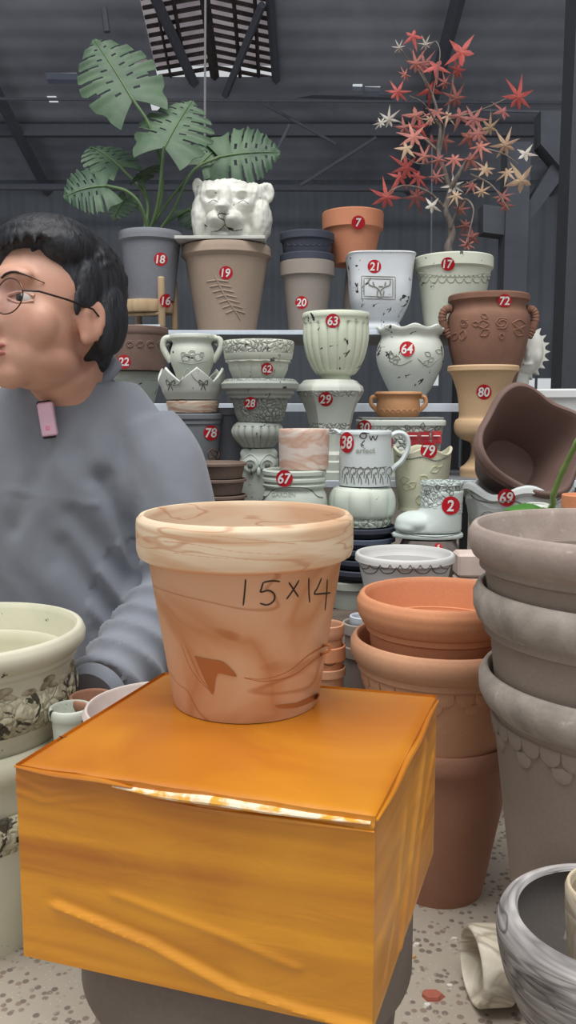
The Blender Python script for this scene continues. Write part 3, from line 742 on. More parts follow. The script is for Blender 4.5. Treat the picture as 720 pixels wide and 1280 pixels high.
straw = clay('maple_straw', (188, 164, 136), (160, 128, 108), .7, 30); pale_l = clay('maple_pale', (196, 192, 184), (160, 150, 142), .7, 30)
LF = [(516, 46, 17, red), (499, 60, 10, pale_l), (532, 56, 12, pale_l), (577, 66, 27, red), (572, 88, 18, red), (530, 82, 20, dred), (545, 84, 22, red), (520, 80, 18, pinkl), (497, 116, 20, red), (538, 112, 22, red), (570, 123, 21, dred),
      (648, 122, 27, red), (629, 140, 19, dred), (486, 150, 17, pale_l), (476, 154, 12, pale_l), (520, 145, 20, pinkl), (545, 140, 20, dred), (517, 172, 23, pinkl), (540, 178, 18, dred), (592, 150, 22, dred), (598, 168, 23, dred), (585, 172, 18, pinkl),
      (612, 160, 18, straw), (632, 182, 22, straw), (657, 193, 16, pale_l), (634, 216, 17, straw), (607, 212, 20, straw), (652, 226, 24, straw), (508, 210, 25, red), (522, 222, 22, red), (500, 222, 18, red), (483, 247, 24, red), (520, 246, 22, dred),
      (540, 258, 15, pale_l), (566, 233, 19, pale_l), (568, 200, 18, pinkl), (588, 200, 16, dred), (602, 240, 13, straw), (628, 246, 16, dred), (632, 258, 14, dred), (575, 262, 14, pinkl), (582, 282, 15, dred), (590, 296, 16, dred), (584, 306, 14, pinkl),
      (548, 200, 16, dred), (556, 176, 15, pinkl), (530, 196, 18, pinkl), (560, 145, 15, straw), (508, 186, 16, straw), (556, 104, 15, dred), (506, 94, 12, pinkl), (575, 145, 18, dred), (600, 184, 17, pinkl), (545, 222, 15, dred), (524, 160, 16, red), (538, 150, 14, straw), (590, 232, 14, pinkl), (505, 160, 14, pinkl), (570, 245, 14, straw)]
for i, (a, b_, r, mm) in enumerate(LF):
    dD = rng.uniform(-.07, .05) if r < 24 else rng.uniform(-.06, -.02)
    q = P(a, b_, 2.02+dD); star(q, 1.12*r*sc(b_, 2.0), (rng.uniform(-.6, .6), -1, rng.uniform(-.5, .6)), rng.uniform(-.7, .7)+(math.pi if rng.rand() < .35 else 0), mm, 7 if i % 3 else 5)
# ================================================================== MIDDLE SHELVES
def fl(n, amp, pw=1.0, ph=0.0, z0=0, z1=1):
    return lambda a, r, z, t: (r*(1-amp*abs(math.sin(n*(a+ph)/2))**.35*(1 if z0 <= t <= z1 else 0)) if False else r*(1-amp*(1-abs(math.sin(n*(a+ph)/2))**.5)*(1 if z0 <= t <= z1 else 0)), z)
GW = plain('relief_glaze', (168, 174, 162), .6); DG = plain('relief_dark_wash', (118, 120, 114), .7)
# 22
D = 1.86
bw = root_ = None
Rw = pot('flower_pot', 'white glazed pot with only its thick rim showing under brown pot 22', 'pot', 172, 1.885, [(30, 466), (31, 474), (27, 477), (20, 504)], antique('white_under22', chips=.68), rim=2, zb=zB)
z22 = zof(466, 1.885)+.003
R22 = pot('flower_pot', 'brown pot numbered 22 with a band of coiled roses, behind the seated man', 'pot', 167, 1.855, [(43, 411), (43, 418), (41.5, 421), (38, 464)], clay('brown_rose', (132, 108, 98), (114, 92, 84), .8, 7), rim=2, zb=z22)
sticker(R22, 155, 452, 8.5, '22')
for k in range(6): 
    pass
strokes(R22, [s_ for k in range(6) for s_ in rose(136+k*13, 430, 7)], 2.0, clay('brown_rose', None), 'rose_band')
# far left pair behind the man's chin
RL = pot('flower_pot', 'ribbed brown pot at the far left edge behind the white rim, sticker ending in 7', 'pot', 16, 1.90, [(33, 441), (33, 448), (31, 450), (26, 504)], clay('brown_ribbed', (134, 118, 108), (112, 98, 90), .85, 7), rim=2, zb=zB, mod=fl(36, .05), seg=144)
sticker(RL, 28, 477, 9, '7')
RLw = pot('flower_pot', 'greenish white pot with a rope-textured rim at the far left edge behind the man', 'pot', 2, 1.62, [(34, 484), (35, 492), (31, 496), (28, 520), (22, 600)], antique('white_far_left', bands=((.30, .36),), bscale=90), rim=2, zb=zE)
# column 78
D = 1.63
m78 = clay('slate_glaze', (128, 134, 138), (112, 116, 122), .6, 6)
R78 = pot('flower_pot', 'slate grey pot numbered 78 beside the man, under the crown-edged white planter', 'pot', 241, D, [(38, 518), (38, 523), (36, 525), (36.5, 529), (35, 531), (35, 536), (27, 600)], m78, rim=3, zb=zE)
sticker(R78, 264, 541, 9.5, '78')
strokes(R78, leaf_s(266, 560, 1.9, 14)+leaf_s(268, 562, 1.2, 12)+leaf_s(262, 575, 2.3, 14)+[[(262, 560), (266, 572), (262, 588)]], 1.5, clay('rust_relief', (150, 118, 100), (120, 90, 78), .8), 'leaf_relief', label='rusty leaf relief')
zm = zof(518, D)+.004
pot('flower_pot', 'cream bowl with terracotta swirls between pot 78 and the crown-edged planter', 'pot', 241, D, [(33, 502), (33, 505), (30, 514)], marble('swirl_cream_rust', [(222, 206, 186), (232, 218, 198), (196, 150, 124), (226, 208, 188)], 9, (1, 1, 5)), zb=zm, wall=3)
zc = zof(502, D)+.004
mC = antique('crown_white', c=(218, 222, 214), chips=.70)
def crown(a, r, z, t):
    f = abs(((a/(2*math.pi)*6+.25) % 1)*2-1); return r, z + max(0, t-.45)/.55*(.012*(2*f-1))
Rcr = pot('crown_planter', 'white planter with a pointed wavy crown rim, holding the small two-handled urn', 'planter', 240, D, [(42, 470), (41, 475), (37, 490), (32, 501)], mC, zb=zc, mod=crown, sub=5, seg=120, wall=4)
strokes(Rcr, [[(207, 467), (215, 480), (225, 478), (234, 461), (243, 473), (255, 479), (264, 470), (273, 464)]], 1.4, GW, 'rim_bead')
for bx in (213, 254): strokes(Rcr, [[(bx, 478), (bx-5, 475), (bx-4, 481), (bx, 479), (bx+5, 475), (bx+5, 481), (bx, 479)], [(bx, 480), (bx-3, 488)], [(bx, 480), (bx+3, 488)]], 1.6, DG, 'bow_relief')
mU = antique('urn_small', c=(216, 220, 208), chips=.67)
zu = zc+.012
Rhu = pot('two_handled_urn', 'small greenish white urn with two scroll handles, standing in the crown-edged planter', 'urn', 240, D, [(28, 420), (28, 424), (24, 429), (27, 440), (27, 452), (22, 466), (18, 480)], mU, curve=True, zb=zu, wall=4)
strokes(Rhu, leaf_s(240, 445, .2, 14)+leaf_s(240, 445, 2.9, 14)+rose(240, 442, 7)+rose(229, 443, 5)+rose(252, 443, 5)+[[(222, 452), (240, 455), (258, 451)]], 1.3, GW, 'flower_relief')
for sg in (-1, 1):
    q = smooth_pts([tuple(P(240+sg*x, y, D)) for x, y in ((25, 422), (34, 424), (36, 434), (31, 445), (26, 452))], 5); V, F = tube(q, .0062, 10); mk('handle', V, F, mU, Rhu)
    q = smooth_pts([tuple(P(240+sg*x, y, D-.001)) for x, y in ((30, 426), (33, 429), (31, 432), (28, 430))], 4); V, F = tube(q, .003, 8); mk('handle_scroll', V, F, DG, Rhu)
# column 62 / 28 / owl
D = 1.60
zow = zof(560, D)
Row = root('owl_pedestal', 'greenish white owl-shaped pedestal with round eyes, at the base of the urn 28 stack', 'pedestal', (P(324, 600, D).x, D, zE))
mO = antique('owl_glaze', c=(206, 214, 204), chips=.68, bands=((.0, .14),), bscale=80)
X0 = Row.location.x; s = sc(590, D)
def op(px, py, d=0): return (X0+(px-324)*s, D+d, zof(py, D))
V, F = rings(X0, D, [(.030, zE), (.036, zE+.01), (.034, zE+.02), (.030, zE+.05), (.032, op(0, 640)[2]), (.034, op(0, 620)[2]), (.036, op(0, 590)[2]), (.037, op(0, 575)[2]), (.031, op(0, 566)[2]), (.030, zow)], 48, None, None, (0, 1)); 
Vb = [(V, F), ellipsoid(op(324, 580, -.016), (.034, .024, .022)), ellipsoid(op(308, 569, -.012), (.010, .008, .014), R=Matrix.Rotation(-.5, 3, 'Y')), ellipsoid(op(340, 569, -.012), (.010, .008, .014), R=Matrix.Rotation(.5, 3, 'Y'))]
V, F = fuse(Vb, .0025, 2); mk('body', V, F, mO, Row, angle=70)
for px in (314, 335):
    V, F = rings(0, 0, [(.013, 0), (.013, .004), (.010, .005), (.010, .003)], 24, None, None, (0, 1)); V = V @ np.array(Matrix.Rotation(math.pi/2, 3, 'X')).T + np.array(op(px, 580, -.036)); mk('eye_ring', V, F, mO, Row)
    V, F = ellipsoid(op(px, 580, -.040), (.0055, .003, .0055), 16); mk('eye', V, F, DG, Row, label='dark round eye')
V, F = ellipsoid(op(324.5, 588, -.042), (.004, .004, .009), 14); mk('beak', V, F, mO, Row)
strokes(Row, [[(304, 574), (314, 568), (323, 576), (324, 582)], [(345, 572), (335, 568), (326, 576), (324, 582)]], 2.6, mO, 'brow')
mB = antique('urn28_glaze', c=(190, 196, 188), c2=(160, 166, 158), chips=.66)
Rf = pot('fluted_bowl', 'small round fluted bowl between the owl pedestal and urn 28', 'bowl', 322, D, [(27, 529), (31, 533), (33, 539), (31, 546), (24, 554), (20, 558)], mB, curve=True, zb=zow+.002, mod=fl(18, .10, z0=.05, z1=.9), seg=216)
z28 = zof(529, D)+.003
m28 = antique('urn28', c=(172, 178, 170), c2=(140, 146, 140), chips=.68, bands=((.0, .045), (.075, .09)), bscale=120, wash=.9)
R28 = pot('wide_rim_urn', 'grey-green urn numbered 28 with a broad stepped rim and carved lower band', 'urn', 325, D, [(46, 477), (49, 480), (48, 486), (42, 489), (43, 492), (39, 495), (39, 498), (35, 500), (34, 506), (31, 518), (28, 527), (27, 529)], m28, zb=z28, rim=3, wall=9, sub=3)
sticker(R28, 313, 504, 8, '28')
m62 = antique('bowl62', c=(212, 216, 202), c2=(190, 196, 182), chips=.67, bands=((.045, .078),), bscale=110, wash=.8)
z62 = zof(477, D)+.006
R62 = pot('bowl_planter', 'cream bowl numbered 62 with a pebbled band, on top of urn 28', 'planter', 323, D, [(44.5, 428), (45, 431), (42, 450), (41, 451), (41.5, 453), (38, 455), (37, 462), (32, 475)], m62, zb=z62, rim=4, sub=3, wall=5, mod=fl(14, .035, z0=0, z1=.45), seg=168)
sticker(R62, 334, 461, 7.5, '62')
# blue grey pot behind and brown saucers
pot('flower_pot', 'large smooth blue-grey pot behind the stack of brown saucers', 'pot', 289, 1.69, [(36, 511), (36, 518), (33, 520), (24, 600)], clay('blue_grey_light', (138, 140, 150), (126, 128, 138), .6, 5), rim=2, zb=zE)
ztr = zE; zt_ = zof(577, 1.51)
ns = 9; hh = (zt_-zE)/ns
for i in range(ns):
    z1 = zE+hh*(i+1); r = .050 - .001*(i % 2)
    c = clay('saucer_rust', (162, 120, 98), (140, 104, 88), .8, 8) if i in (1, 4) else clay('saucer_brown', (132, 112, 100), (112, 96, 88), .8, 8)
    cnt = ['lowest', 'second lowest', 'third from the bottom', 'fourth from the bottom', 'middle', 'fourth from the top', 'third from the top', 'second from the top', 'topmost'][i]
    pot('plant_saucer', '%s saucer, %s in the stack of nine beside the man\'s elbow' % ('rust brown' if i in (1, 4) else 'grey brown', cnt), 'saucer', 274, 1.51, [(r, z1-.002), (r, z1-.006), (r-.004, z1-.007), (r-.009, zE+hh*i+.0006)], c, metric=True, cxy=(P(274, 600, 1.51).x, 1.51), wall=.004, depth=.7, seg=48, group='brown saucers stacked beside the man')
# 67 and marbled cylinder
D = 1.50
m67 = antique('pot67', c=(206, 214, 202), chips=.74)
R67 = pot('ringed_pot', 'squat greenish white pot numbered 67 with two rings below its rim and an embossed word', 'pot', 368, D, [(40, 588), (40, 592), (37, 594), (40, 597), (40, 600), (37, 602), (40, 605), (39, 608), (36, 610), (40, 618), (42, 635), (38, 665), (32, 720)], m67, zb=zE, wall=6, sub=2)
sticker(R67, 355.5, 598, 10.5, '67')
strokes(R67, [[(328, 620), (334, 620), (344, 611), (366, 609), (386, 611), (396, 620), (404, 622)], [(326, 626), (332, 622)]], 1.5, DG, 'garland_line', label='dark moulded line')
def word(R, s, px, py, h, m, name='lettering', bold=0, label=None, tilt=0, sx=1.0):
    TV, TF = text_mesh(s); a = math.radians(tilt); hh = h/.72
    q = project(children_bvh(R), [(px+(x*sx*math.cos(a))*hh, py-(y+x*math.sin(a))*hh) for x, y in TV], .0012)
    mk(name, [tuple(v) for v in q], TF, m, R, smooth=False, label=label)
word(R67, 'GARDEN', 354, 618, 5.5, GW, label='faint embossed word')
zp = zof(592, D)
pot('marbled_pot', 'pinkish marbled straight-sided pot standing on the mouth of pot 67', 'pot', 380, 1.50, [(31.5, 537), (31.8, 545), (30.5, 589)], marble('pink_swirl', [(222, 204, 192), (226, 212, 202), (204, 164, 142), (224, 206, 194), (214, 190, 176)], 5, (1, 1, 2.5), 2.5), zb=zof(588, D)+.0035, wall=3)
# 29 hexagonal pedestal, 63 fluted bowl
D = 1.66
def hexm(a, r, z, t): 
    k = math.pi/4; aa = (a+k/2+.2) % k - k/2; return r*(math.cos(k/2)/math.cos(aa))*1.03, z
m29 = antique('pedestal29', c=(206, 210, 200), c2=(190, 194, 186), chips=.72, bands=((.085, .108), (.158, .17)), bscale=130, wash=.9)
R29 = pot('octagonal_pedestal', 'octagonal white pedestal pot numbered 29 flaring out at the top, under fluted bowl 63', 'pedestal', 413, D, [(36, 479), (41, 483), (42.5, 489), (40, 494), (34, 504), (29, 518), (26, 534), (25, 555), (26, 563), (31, 567), (31, 574), (34, 576), (34, 586), (36, 588), (36, 597)], m29, zb=zC, mod=hexm, seg=96, wall=12, sub=2)
sticker(R29, 407, 499, 9, '29')
m63 = antique('bowl63', c=(220, 226, 206), c2=(204, 212, 190), chips=.675)
z63 = zof(479, D)+.005
R63 = pot('fluted_bowl', 'tall pale green fluted bowl numbered 63 standing on octagonal pedestal 29', 'bowl', 420, D, [(42, 393), (42.5, 398), (41, 401), (41, 407), (41.5, 418), (40, 432), (35, 450), (26, 466), (19, 470), (18, 472), (21, 477)], m63, rim=3, curve=True, zb=z63, mod=fl(20, .07, z0=.14, z1=.84), seg=200, wall=5)
sticker(R63, 416, 401, 9, '63')
# 64
D = 1.93
m64 = antique('jar64', c=(222, 226, 216), c2=(206, 212, 202), chips=.66)
def wav(n, amp, t0=.9): return lambda a, r, z, t: (r, z+(amp*math.cos(n*a) if t > t0 else 0)*(t-t0)/(1-t0))
R64 = pot('bellied_jar', 'white bellied jar numbered 64 with leaf reliefs and worn dark chips', 'jar', 513, D, [(42, 411), (41, 415), (36, 421), (40, 432), (42, 444), (39, 460), (30, 480), (22, 495), (22, 500)], m64, curve=True, zb=zB, mod=wav(8, .0035), sub=2)
sticker(R64, 509, 436, 9.5, '64')
strokes(R64, [s_ for a_, b_, c_ in ((492, 446, .3), (497, 448, 2.2), (531, 440, .6), (536, 450, 2.4), (535, 452, -.6), (490, 440, 1.6), (544, 438, .3)) for s_ in leaf_s(a_, b_, c_, 9)]+[[(486, 450), (500, 456), (515, 450)], [(522, 448), (535, 458), (548, 448)]], 1.5, GW, 'leaf_relief')
# white box planter and small terracotta pot
D = 1.72
zpt = zof(526, D)
mP = antique('box_planter30', c=(212, 218, 210), chips=.72, bands=((.055, .10),), bscale=95, wash=.9)
def sqp(ax, ay): 
    def f(a, r, z, t):
        c_, s_ = abs(math.cos(a)), abs(math.sin(a)); k = (c_**9+s_**9)**(-1/9)
        return r*k, z
    return f
def scaley(cy, k): 
    def xf(V): V = V.copy(); V[:, 1] = cy+(V[:, 1]-cy)*k; return V
    return xf
R30 = pot('rectangular_planter', 'long white rectangular planter with an ornate vine rim and red price labels, behind pot 79', 'planter', 500, D, [(54, 526), (54, 531), (51, 533), (49, 545), (46, 590)], mP, mod=sqp(1, 1), seg=96, zb=zC, xf=scaley(D, .55), rim=2, wall=5)
strokes(R30, [[(462, 536), (478, 538), (492, 532), (506, 539), (520, 532), (534, 539), (547, 533)]]+[s_ for k in range(6) for s_ in leaf_s(468+k*15, 537, .8+k, 9)], 1.2, DG, 'vine_relief', label='dark washed vine relief')
sticker(R30, 455.5, 534, 9, '30')
bb = children_bvh(R30)
for a_, w_, in ((484, 14), (516, 15), (531, 13), (546, 12)):
    pts = [(a_+dx*w_/2, 549+dy*8-(a_-500)*.05) for dy in (-1, 1) for dx in (-1, 1)]; q = project(bb, pts, .004)
    q2 = [v+Vector((0, .0015, 0)) for v in q]
    lb_ = mk('price_label', [tuple(v) for v in q+q2], [(0, 1, 3, 2), (4, 6, 7, 5), (0, 4, 5, 1), (2, 3, 7, 6), (0, 2, 6, 4), (1, 5, 7, 3)], plain('label_red', (186, 60, 66), .5), R30, smooth=False, label='red paper price label')
    V, F = tube([P(a_-w_*.35, 545, q[0].y-.002), P(a_+w_*.35, 545, q[0].y-.002)], .0011, 6); mk('label_line', V, F, plain('sticker_white', None), lb_, label='white printed line')
mT = clay('terracotta_small_handled', (204, 154, 112), (188, 138, 98), .75, 8)
zrim = zof(526, D)+.0035
V, F = box((R30.location.x, D, zrim+.002), (.165, .085, .004), bev=.001); bd2 = tag(mk('slate_tile', V, F, plain('grey_tile', (150, 152, 148), .6), smooth=False), 'thin grey tile lying across the rectangular planter under the small handled terracotta pot', 'tile')
RT = pot('two_handled_pot', 'small orange terracotta pot with two handles on the rectangular planter, in front of jar 64', 'pot', 498, D, [(29, 491), (29.5, 493), (26, 496), (27, 505), (27, 515), (24, 524)], mT, curve=True, zb=zrim+.0042, wall=4)
for sg in (-1, 1):
    q = smooth_pts([tuple(P(498+sg*x, y, D)) for x, y in ((26, 496), (33, 497), (34, 505), (27, 513))], 5); V, F = tube(q, .0045, 8); mk('handle', V, F, mT, RT)
strokes(RT, circ_scallops(474, 522, 7, 516, -4), 1.3, mT, 'swag_relief')
# 72, urn 80
D = 1.93
R72 = pot('amphora_pot', 'dark red-brown pot numbered 72 with rope handles and a rose garland, behind urn 80', 'pot', 611, D, [(50, 371), (50, 377), (46, 381), (46, 388), (50, 398), (50, 415), (46, 440), (38, 470), (32, 500)], brown, curve=True, rim=1, zb=zB, wall=5)
sticker(R72, 631, 376, 8.5, '72')
sh = clay('brown_relief', (148, 108, 90), (118, 84, 70), .8, 9)
strokes(R72, rose(627, 404, 12)+leaf_s(640, 404, .1, 18)+leaf_s(642, 412, .5, 14)+leaf_s(612, 404, 3.0, 16)+leaf_s(612, 412, 2.6, 14)+leaf_s(627, 416, 1.6, 9)+leaf_s(610, 398, -2.6, 10)+rose(580, 404, 8)+leaf_s(580, 412, 1.8, 14)+leaf_s(572, 416, 2.2, 12)+leaf_s(590, 404, .2, 10), 2.4, sh, 'rose_garland')
for sg in (-1, 1):
    q = smooth_pts([tuple(P(611+sg*x, y, D-.01)) for x, y in ((46, 386), (55, 388), (58, 398), (54, 412), (49, 422))], 6); V, F = tube(q, [.0085+.0015*(i % 2) for i in range(len(q))], 10); mk('handle', V, F, sh, R72)
D = 1.69
R80 = pot('goblet_urn', 'tall sand-coloured goblet urn numbered 80 in front of brown pot 72', 'urn', 604, D, [(44, 459), (44, 464), (40, 467), (36, 476), (31, 492), (28.5, 512), (28.5, 522), (32, 525), (34, 532), (32, 542), (24, 549), (14, 553), (11.5, 561), (14, 573), (20, 581), (25, 585), (25, 592)], sand, curve=True, rim=1, zb=zC, depth=.45, wall=5)
sticker(R80, 605, 490, 9.5, '80')
# white sun sculpture
D = 2.0
SU = root('sun_sculpture', 'white sculpture with a jagged sawtooth edge, half hidden behind brown pot 72', 'sculpture', (P(652, 505, D).x, D, zB))
cxx, czz = P(650, 440, D).x, P(650, 440, D).z; s = sc(440, D)
V, F = [], []; nt_ = 88
for dz in (-.012, .012):
    for k in range(nt_):
        a = 2*math.pi*k/nt_; rr = (38 if k % 4 < 1 else 32 if k % 4 == 1 or k % 4 == 3 else 31)*s; V.append((cxx+math.cos(a)*rr*.95, D+dz, czz+math.sin(a)*rr*1.0))
F = [tuple(range(nt_-1, -1, -1)), tuple(range(nt_, 2*nt_))]+[(k, (k+1) % nt_, nt_+(k+1) % nt_, nt_+k) for k in range(nt_)]
mk('jagged_disc', V, F, TW, SU, smooth=False)
V, F = fuse([ellipsoid((cxx+2*s, D-.02, czz), (24*s, .03, 29*s)), ellipsoid((cxx+2*s, D-.045, czz-4*s), (5*s, .016, 9*s)), ellipsoid((cxx+2*s, D-.04, czz-16*s), (9*s, .012, 3*s)), ellipsoid((cxx+14*s, D-.03, czz-6*s), (9*s, .02, 12*s))], .003, 3); mk('face', V, F, TW, SU)
V, F = rings(cxx-4*s, D, [(26*s, zB), (25*s, zB+.01), (15*s, zB+.03), (17*s, czz-24*s)], 32, None, None, (0, 1)); mk('base', V, F, TW, SU)
# big white pot behind the tilted planter
pot('flower_pot', 'big smooth white pot behind the tilted chocolate brown planter at the right edge', 'pot', 705, 1.74, [(60, 489), (60, 497), (56, 500), (48, 560), (40, 590)], antique('white_big', c=(222, 224, 224), c2=(210, 212, 214), chips=.76), rim=2, zb=zC, wall=6)

# ================================================================== PLATFORM ITEMS
# mug 38 on pumpkin pot on charcoal saucers on pale pot
D = 1.50; cM = 453
zpm = zof(654, D)
zq = zof(722, D)
pot('flower_pot', 'pale grey-green pot at the bottom of the stack under the mug planter', 'pot', 440, D, [(33, 724), (33, 732), (30, 734), (28, 770)], antique('pale_bottom', c=(176, 182, 172), chips=.74), rim=2, zb=zE)
Xs = P(cM, 690, D).x
n_ = 5; z0 = zq+.003; hs = (zof(656, D)-z0)/n_
for i in range(n_):
    z1 = z0+hs*(i+1)
    R = pot('shallow_dish', 'dark slate blue dish, %s of the five stacked under the pumpkin-shaped pot' % ['lowest, with sticker 16', 'second lowest', 'middle', 'second from the top', 'topmost'][i], 'dish', cM, D, [(.060-.001*(i % 2), z1-.002), (.060-.001*(i % 2), z1-.009), (.054, z1-.010), (.048, z0+hs*i+.0006)], charc if i != 3 else clay('slate_blue', (92, 100, 118), (78, 86, 104), .6, 6), metric=True, cxy=(Xs-.003*(i == 0), D), wall=.005, depth=.6, seg=56, group='dark dishes under the pumpkin pot')
    if i == 0: sticker(R, 438, 700, 12, '16')
def pumpk(a, r, z, t): return r*(1-.09*(1-abs(math.sin(9*a/2))**.6)*math.sin(math.pi*min(1, max(0, t)))), z
mPk = antique('pumpkin_glaze', c=(210, 218, 206), c2=(196, 206, 194), chips=.72, bands=((.0, .016),), bscale=90, wash=.9)
zpk = z0+hs*n_+.001
Rpk = pot('pumpkin_pot', 'squat ribbed pumpkin-shaped white pot directly under the mug planter', 'pot', cM, D, [(33, 609), (37, 611), (41, 619), (42, 630), (40, 641), (36, 646), (37, 649), (35, 654)], mPk, curve=True, zb=zpk, mod=pumpk, seg=144, wall=5)
mM = antique('mug_glaze', c=(214, 222, 222), c2=(204, 212, 212), chips=.73)
zmg = zof(609, D)+.0045
R38 = pot('mug_planter', 'giant pale blue-white mug planter numbered 38 with worn lettering and a draped leaf band', 'planter', 457, 1.50, [(32.5, 539), (33, 542), (32, 545), (32.5, 575), (32.5, 607)], mM, zb=zmg, sub=4, wall=3)
q = smooth_pts([tuple(P(x, y, 1.495)) for x, y in ((484, 547), (498, 541), (508, 546), (510, 560), (503, 575), (493, 584), (486, 592))], 6); V, F = tube(q, [.0068]*len(q), 12, flat=.7); mk('handle', V, F, mM, R38)
V, F = tube(smooth_pts([tuple(P(x, y, 1.46)) for x, y in ((424, 541), (420, 538), (417, 537))], 3), [.012, .010, .008, .007, .006, .005, .004], 10, flat=.5)
mk('spout', V, F, mM, R38)
sticker(R38, 433.5, 553, 13, '38', squash=.68)
strokes(R38, [[(452, 542), (458, 543), (456, 548), (450, 546), (453, 541), (462, 542)], [(462, 545), (464, 550), (466, 545), (469, 550), (472, 544)], [(456, 550), (452, 555), (455, 557)]], 1.4, dkp, 'script_lettering', label='worn dark script')
word(R38, 'erfect', 457, 563, 6.5, GW, sx=1.15, label='faint raised lettering')
st = []
for k in range(7):
    x = 428+k*9; st += [[(x, 598), (x+1, 588), (x+5, 584), (x+8, 588), (x+6, 594)], [(x+2, 604), (x+3, 596), (x+6, 590)], [(x+6, 606), (x+5, 598), (x+2, 592)]]
strokes(R38, st+[[(426, 583), (457, 586), (488, 583)]], 1.3, DG, 'leaf_band', label='draped leaf band with dark outline')
# 79
D = 1.545
z79 = zof(637, D)
pot('upturned_pot', 'dark upturned pot in shadow carrying pot 79, behind the boot planter', 'pot', 528, D, [(20, 638), (24, 700), (26, 760)], choc, zb=zE, solid=True)
m79 = antique('pot79', c=(216, 214, 190), c2=(204, 202, 178), chips=.74)
R79 = pot('wavy_rim_pot', 'cream yellow pot numbered 79 with wavy rim and flower relief, behind the boot', 'pot', 528, D, [(37, 563), (36, 568), (35.5, 574), (33, 600), (28, 632), (29, 637)], m79, zb=z79+.0005, mod=lambda a, r, z, t: (r, z+.006*math.cos(4*(a+math.pi/2))*max(0, t-.7)/.3), sub=4, seg=96)
sticker(R79, 536, 563, 10.5, '79')
strokes(R79, [s_ for a_, b_, c_ in ((525, 595, .5), (520, 602, 2.4), (530, 606, 1.2), (515, 610, 3.4), (538, 590, -.5), (545, 600, .6), (512, 598, 2.9), (524, 618, 1.6), (532, 620, .8), (545, 585, -.9), (540, 612, .2)) for s_ in leaf_s(a_, b_, c_, 13)], 2.0, plain('relief_cream', (196, 196, 164), .7), 'flower_relief')
strokes(R79, [[(495, 569), (510, 574), (528, 571), (545, 576), (560, 570)]], 1.8, DG, 'rim_line')
# rock-like scalloped pot and boot
D = 1.45
zbt = zof(671, D)
Rrk = pot('upturned_planter', 'rough grey upturned planter with a frilled edge supporting the boot planter', 'planter', 536, D, [(30, 673), (34, 682), (38, 700), (40, 735), (38, 770)], clay('rough_grey', (132, 122, 116), (104, 96, 92), .9, 18, bump=.6), zb=zE, solid=True, mod=lambda a, r, z, t: (r*(1+.07*abs(math.sin(7*a))), z), seg=120, sub=4)
sticker(Rrk, 548, 684, 5, '5')
BT = root('boot_planter', 'white boot-shaped planter numbered 2 with a garland round its cuff', 'planter', (P(540, 671, D).x, D, zbt))
s = sc(640, D); bx = lambda px, py, d=0: ((px-360)*s, D+d, zof(py, D))
mBt = antique('boot_glaze', c=(212, 222, 218), c2=(200, 212, 208), chips=.70)
leg_ = []
for (l, r_, y, dp) in ((527, 579, 612, .034), (528, 578, 622, .033), (526, 577, 634, .034), (520, 577, 646, .035), (508, 577, 656, .036), (500, 577, 664, .036)):
    leg_.append(((l+r_)/2, (r_-l)/2, y, dp))
V, F = [], []; sg_ = 40
for c_, w_, y, dp in leg_:
    for k in range(sg_):
        a = 2*math.pi*k/sg_; V.append((bx(c_, y)[0]+math.cos(a)*w_*s, D+math.sin(a)*dp, bx(c_, y)[2]))
nl = len(leg_)
F = [(i*sg_+k, (i+1)*sg_+k, (i+1)*sg_+(k+1) % sg_, i*sg_+(k+1) % sg_) for i in range(nl-1) for k in range(sg_)]+[tuple(range(sg_)), tuple(range(nl*sg_-1, (nl-1)*sg_-1, -1))]
parts = [(V, F), ellipsoid(bx(520, 653), (26*s, .036, 15*s)), ellipsoid(bx(511, 658), (18*s, .034, 11*s)), ellipsoid(bx(545, 650), (30*s, .035, 18*s))]
V, F = fuse(parts, .0025, 5); V[:, 2] = np.maximum(V[:, 2], zbt+.006)
mk('foot', V, F, mBt, BT, angle=80)
V, F = rings(0, 0, [(1, 0), (1.03, .002), (1.03, .006), (1, .008)], 48, None, None, (0, 1))
V = V*np.array([1, 1, 1]); cc = bx(534, 664)
xs_ = V[:, 0].copy(); V[:, 0] = bx(535, 664)[0]+xs_*43*s; V[:, 1] = D+V[:, 1]*.037*(1-.12*(-xs_)); V[:, 2] += zbt
mk('sole', V, F, mBt, BT)
prof = [(26.5, 602), (27, 605), (25.5, 607), (26, 618), (26, 640)]
pot('', '', '', 552.5, D, prof, antique('boot_cuff', c=(212, 222, 218), c2=(200, 212, 208), chips=.70, bands=((.0, .2),), bscale=120, wash=.8), root_=BT, part='cuff', xf=scaley(D, .92), depth=.8, wall=3)
sticker(BT, 563.5, 632, 11.5, '2')
strokes(BT, [s_ for k in range(6) for s_ in leaf_s(530+k*9, 613, .7+k*1.9, 8)], 1.4, DG, 'garland')
strokes(BT, [[(493, 660), (510, 668), (540, 671), (560, 670), (577, 667)]], 1.0, DG, 'welt_line')
# white scalloped bowl
D = 1.30
mBo = antique('scallop_bowl_glaze', c=(216, 214, 212), c2=(202, 202, 200), chips=.76)
Rsc = pot('scalloped_bowl', 'off-white bowl pot with a double scalloped line under its thick rim, behind the orange bowl', 'bowl', 506, D, [(61.5, 692), (62, 699), (57, 703), (55.5, 712), (50, 735), (44, 770)], mBo, rim=2, zb=zE, wall=6)
strokes(Rsc, circ_scallops(452, 561, 5, 709, 8)+circ_scallops(450, 563, 9, 706, 5), 1.5, DG, 'scallop_line', label='dark scalloped line')
# white block / label stack
D = 1.30
for i in range(3):
    V, F = box((P(588, 722, 1.375).x, 1.375, zE+.006+.0405*i+.0135), (.052, .05, .039), bev=.004); 
    tag(mk('square_pot', V, F, plain('blush_white', (226, 206, 196), .6)), 'small blush white square block, %s of the stack beside the orange bowl' % ['lowest', 'middle', 'topmost'][i], 'block', group='blush white blocks in a stack')
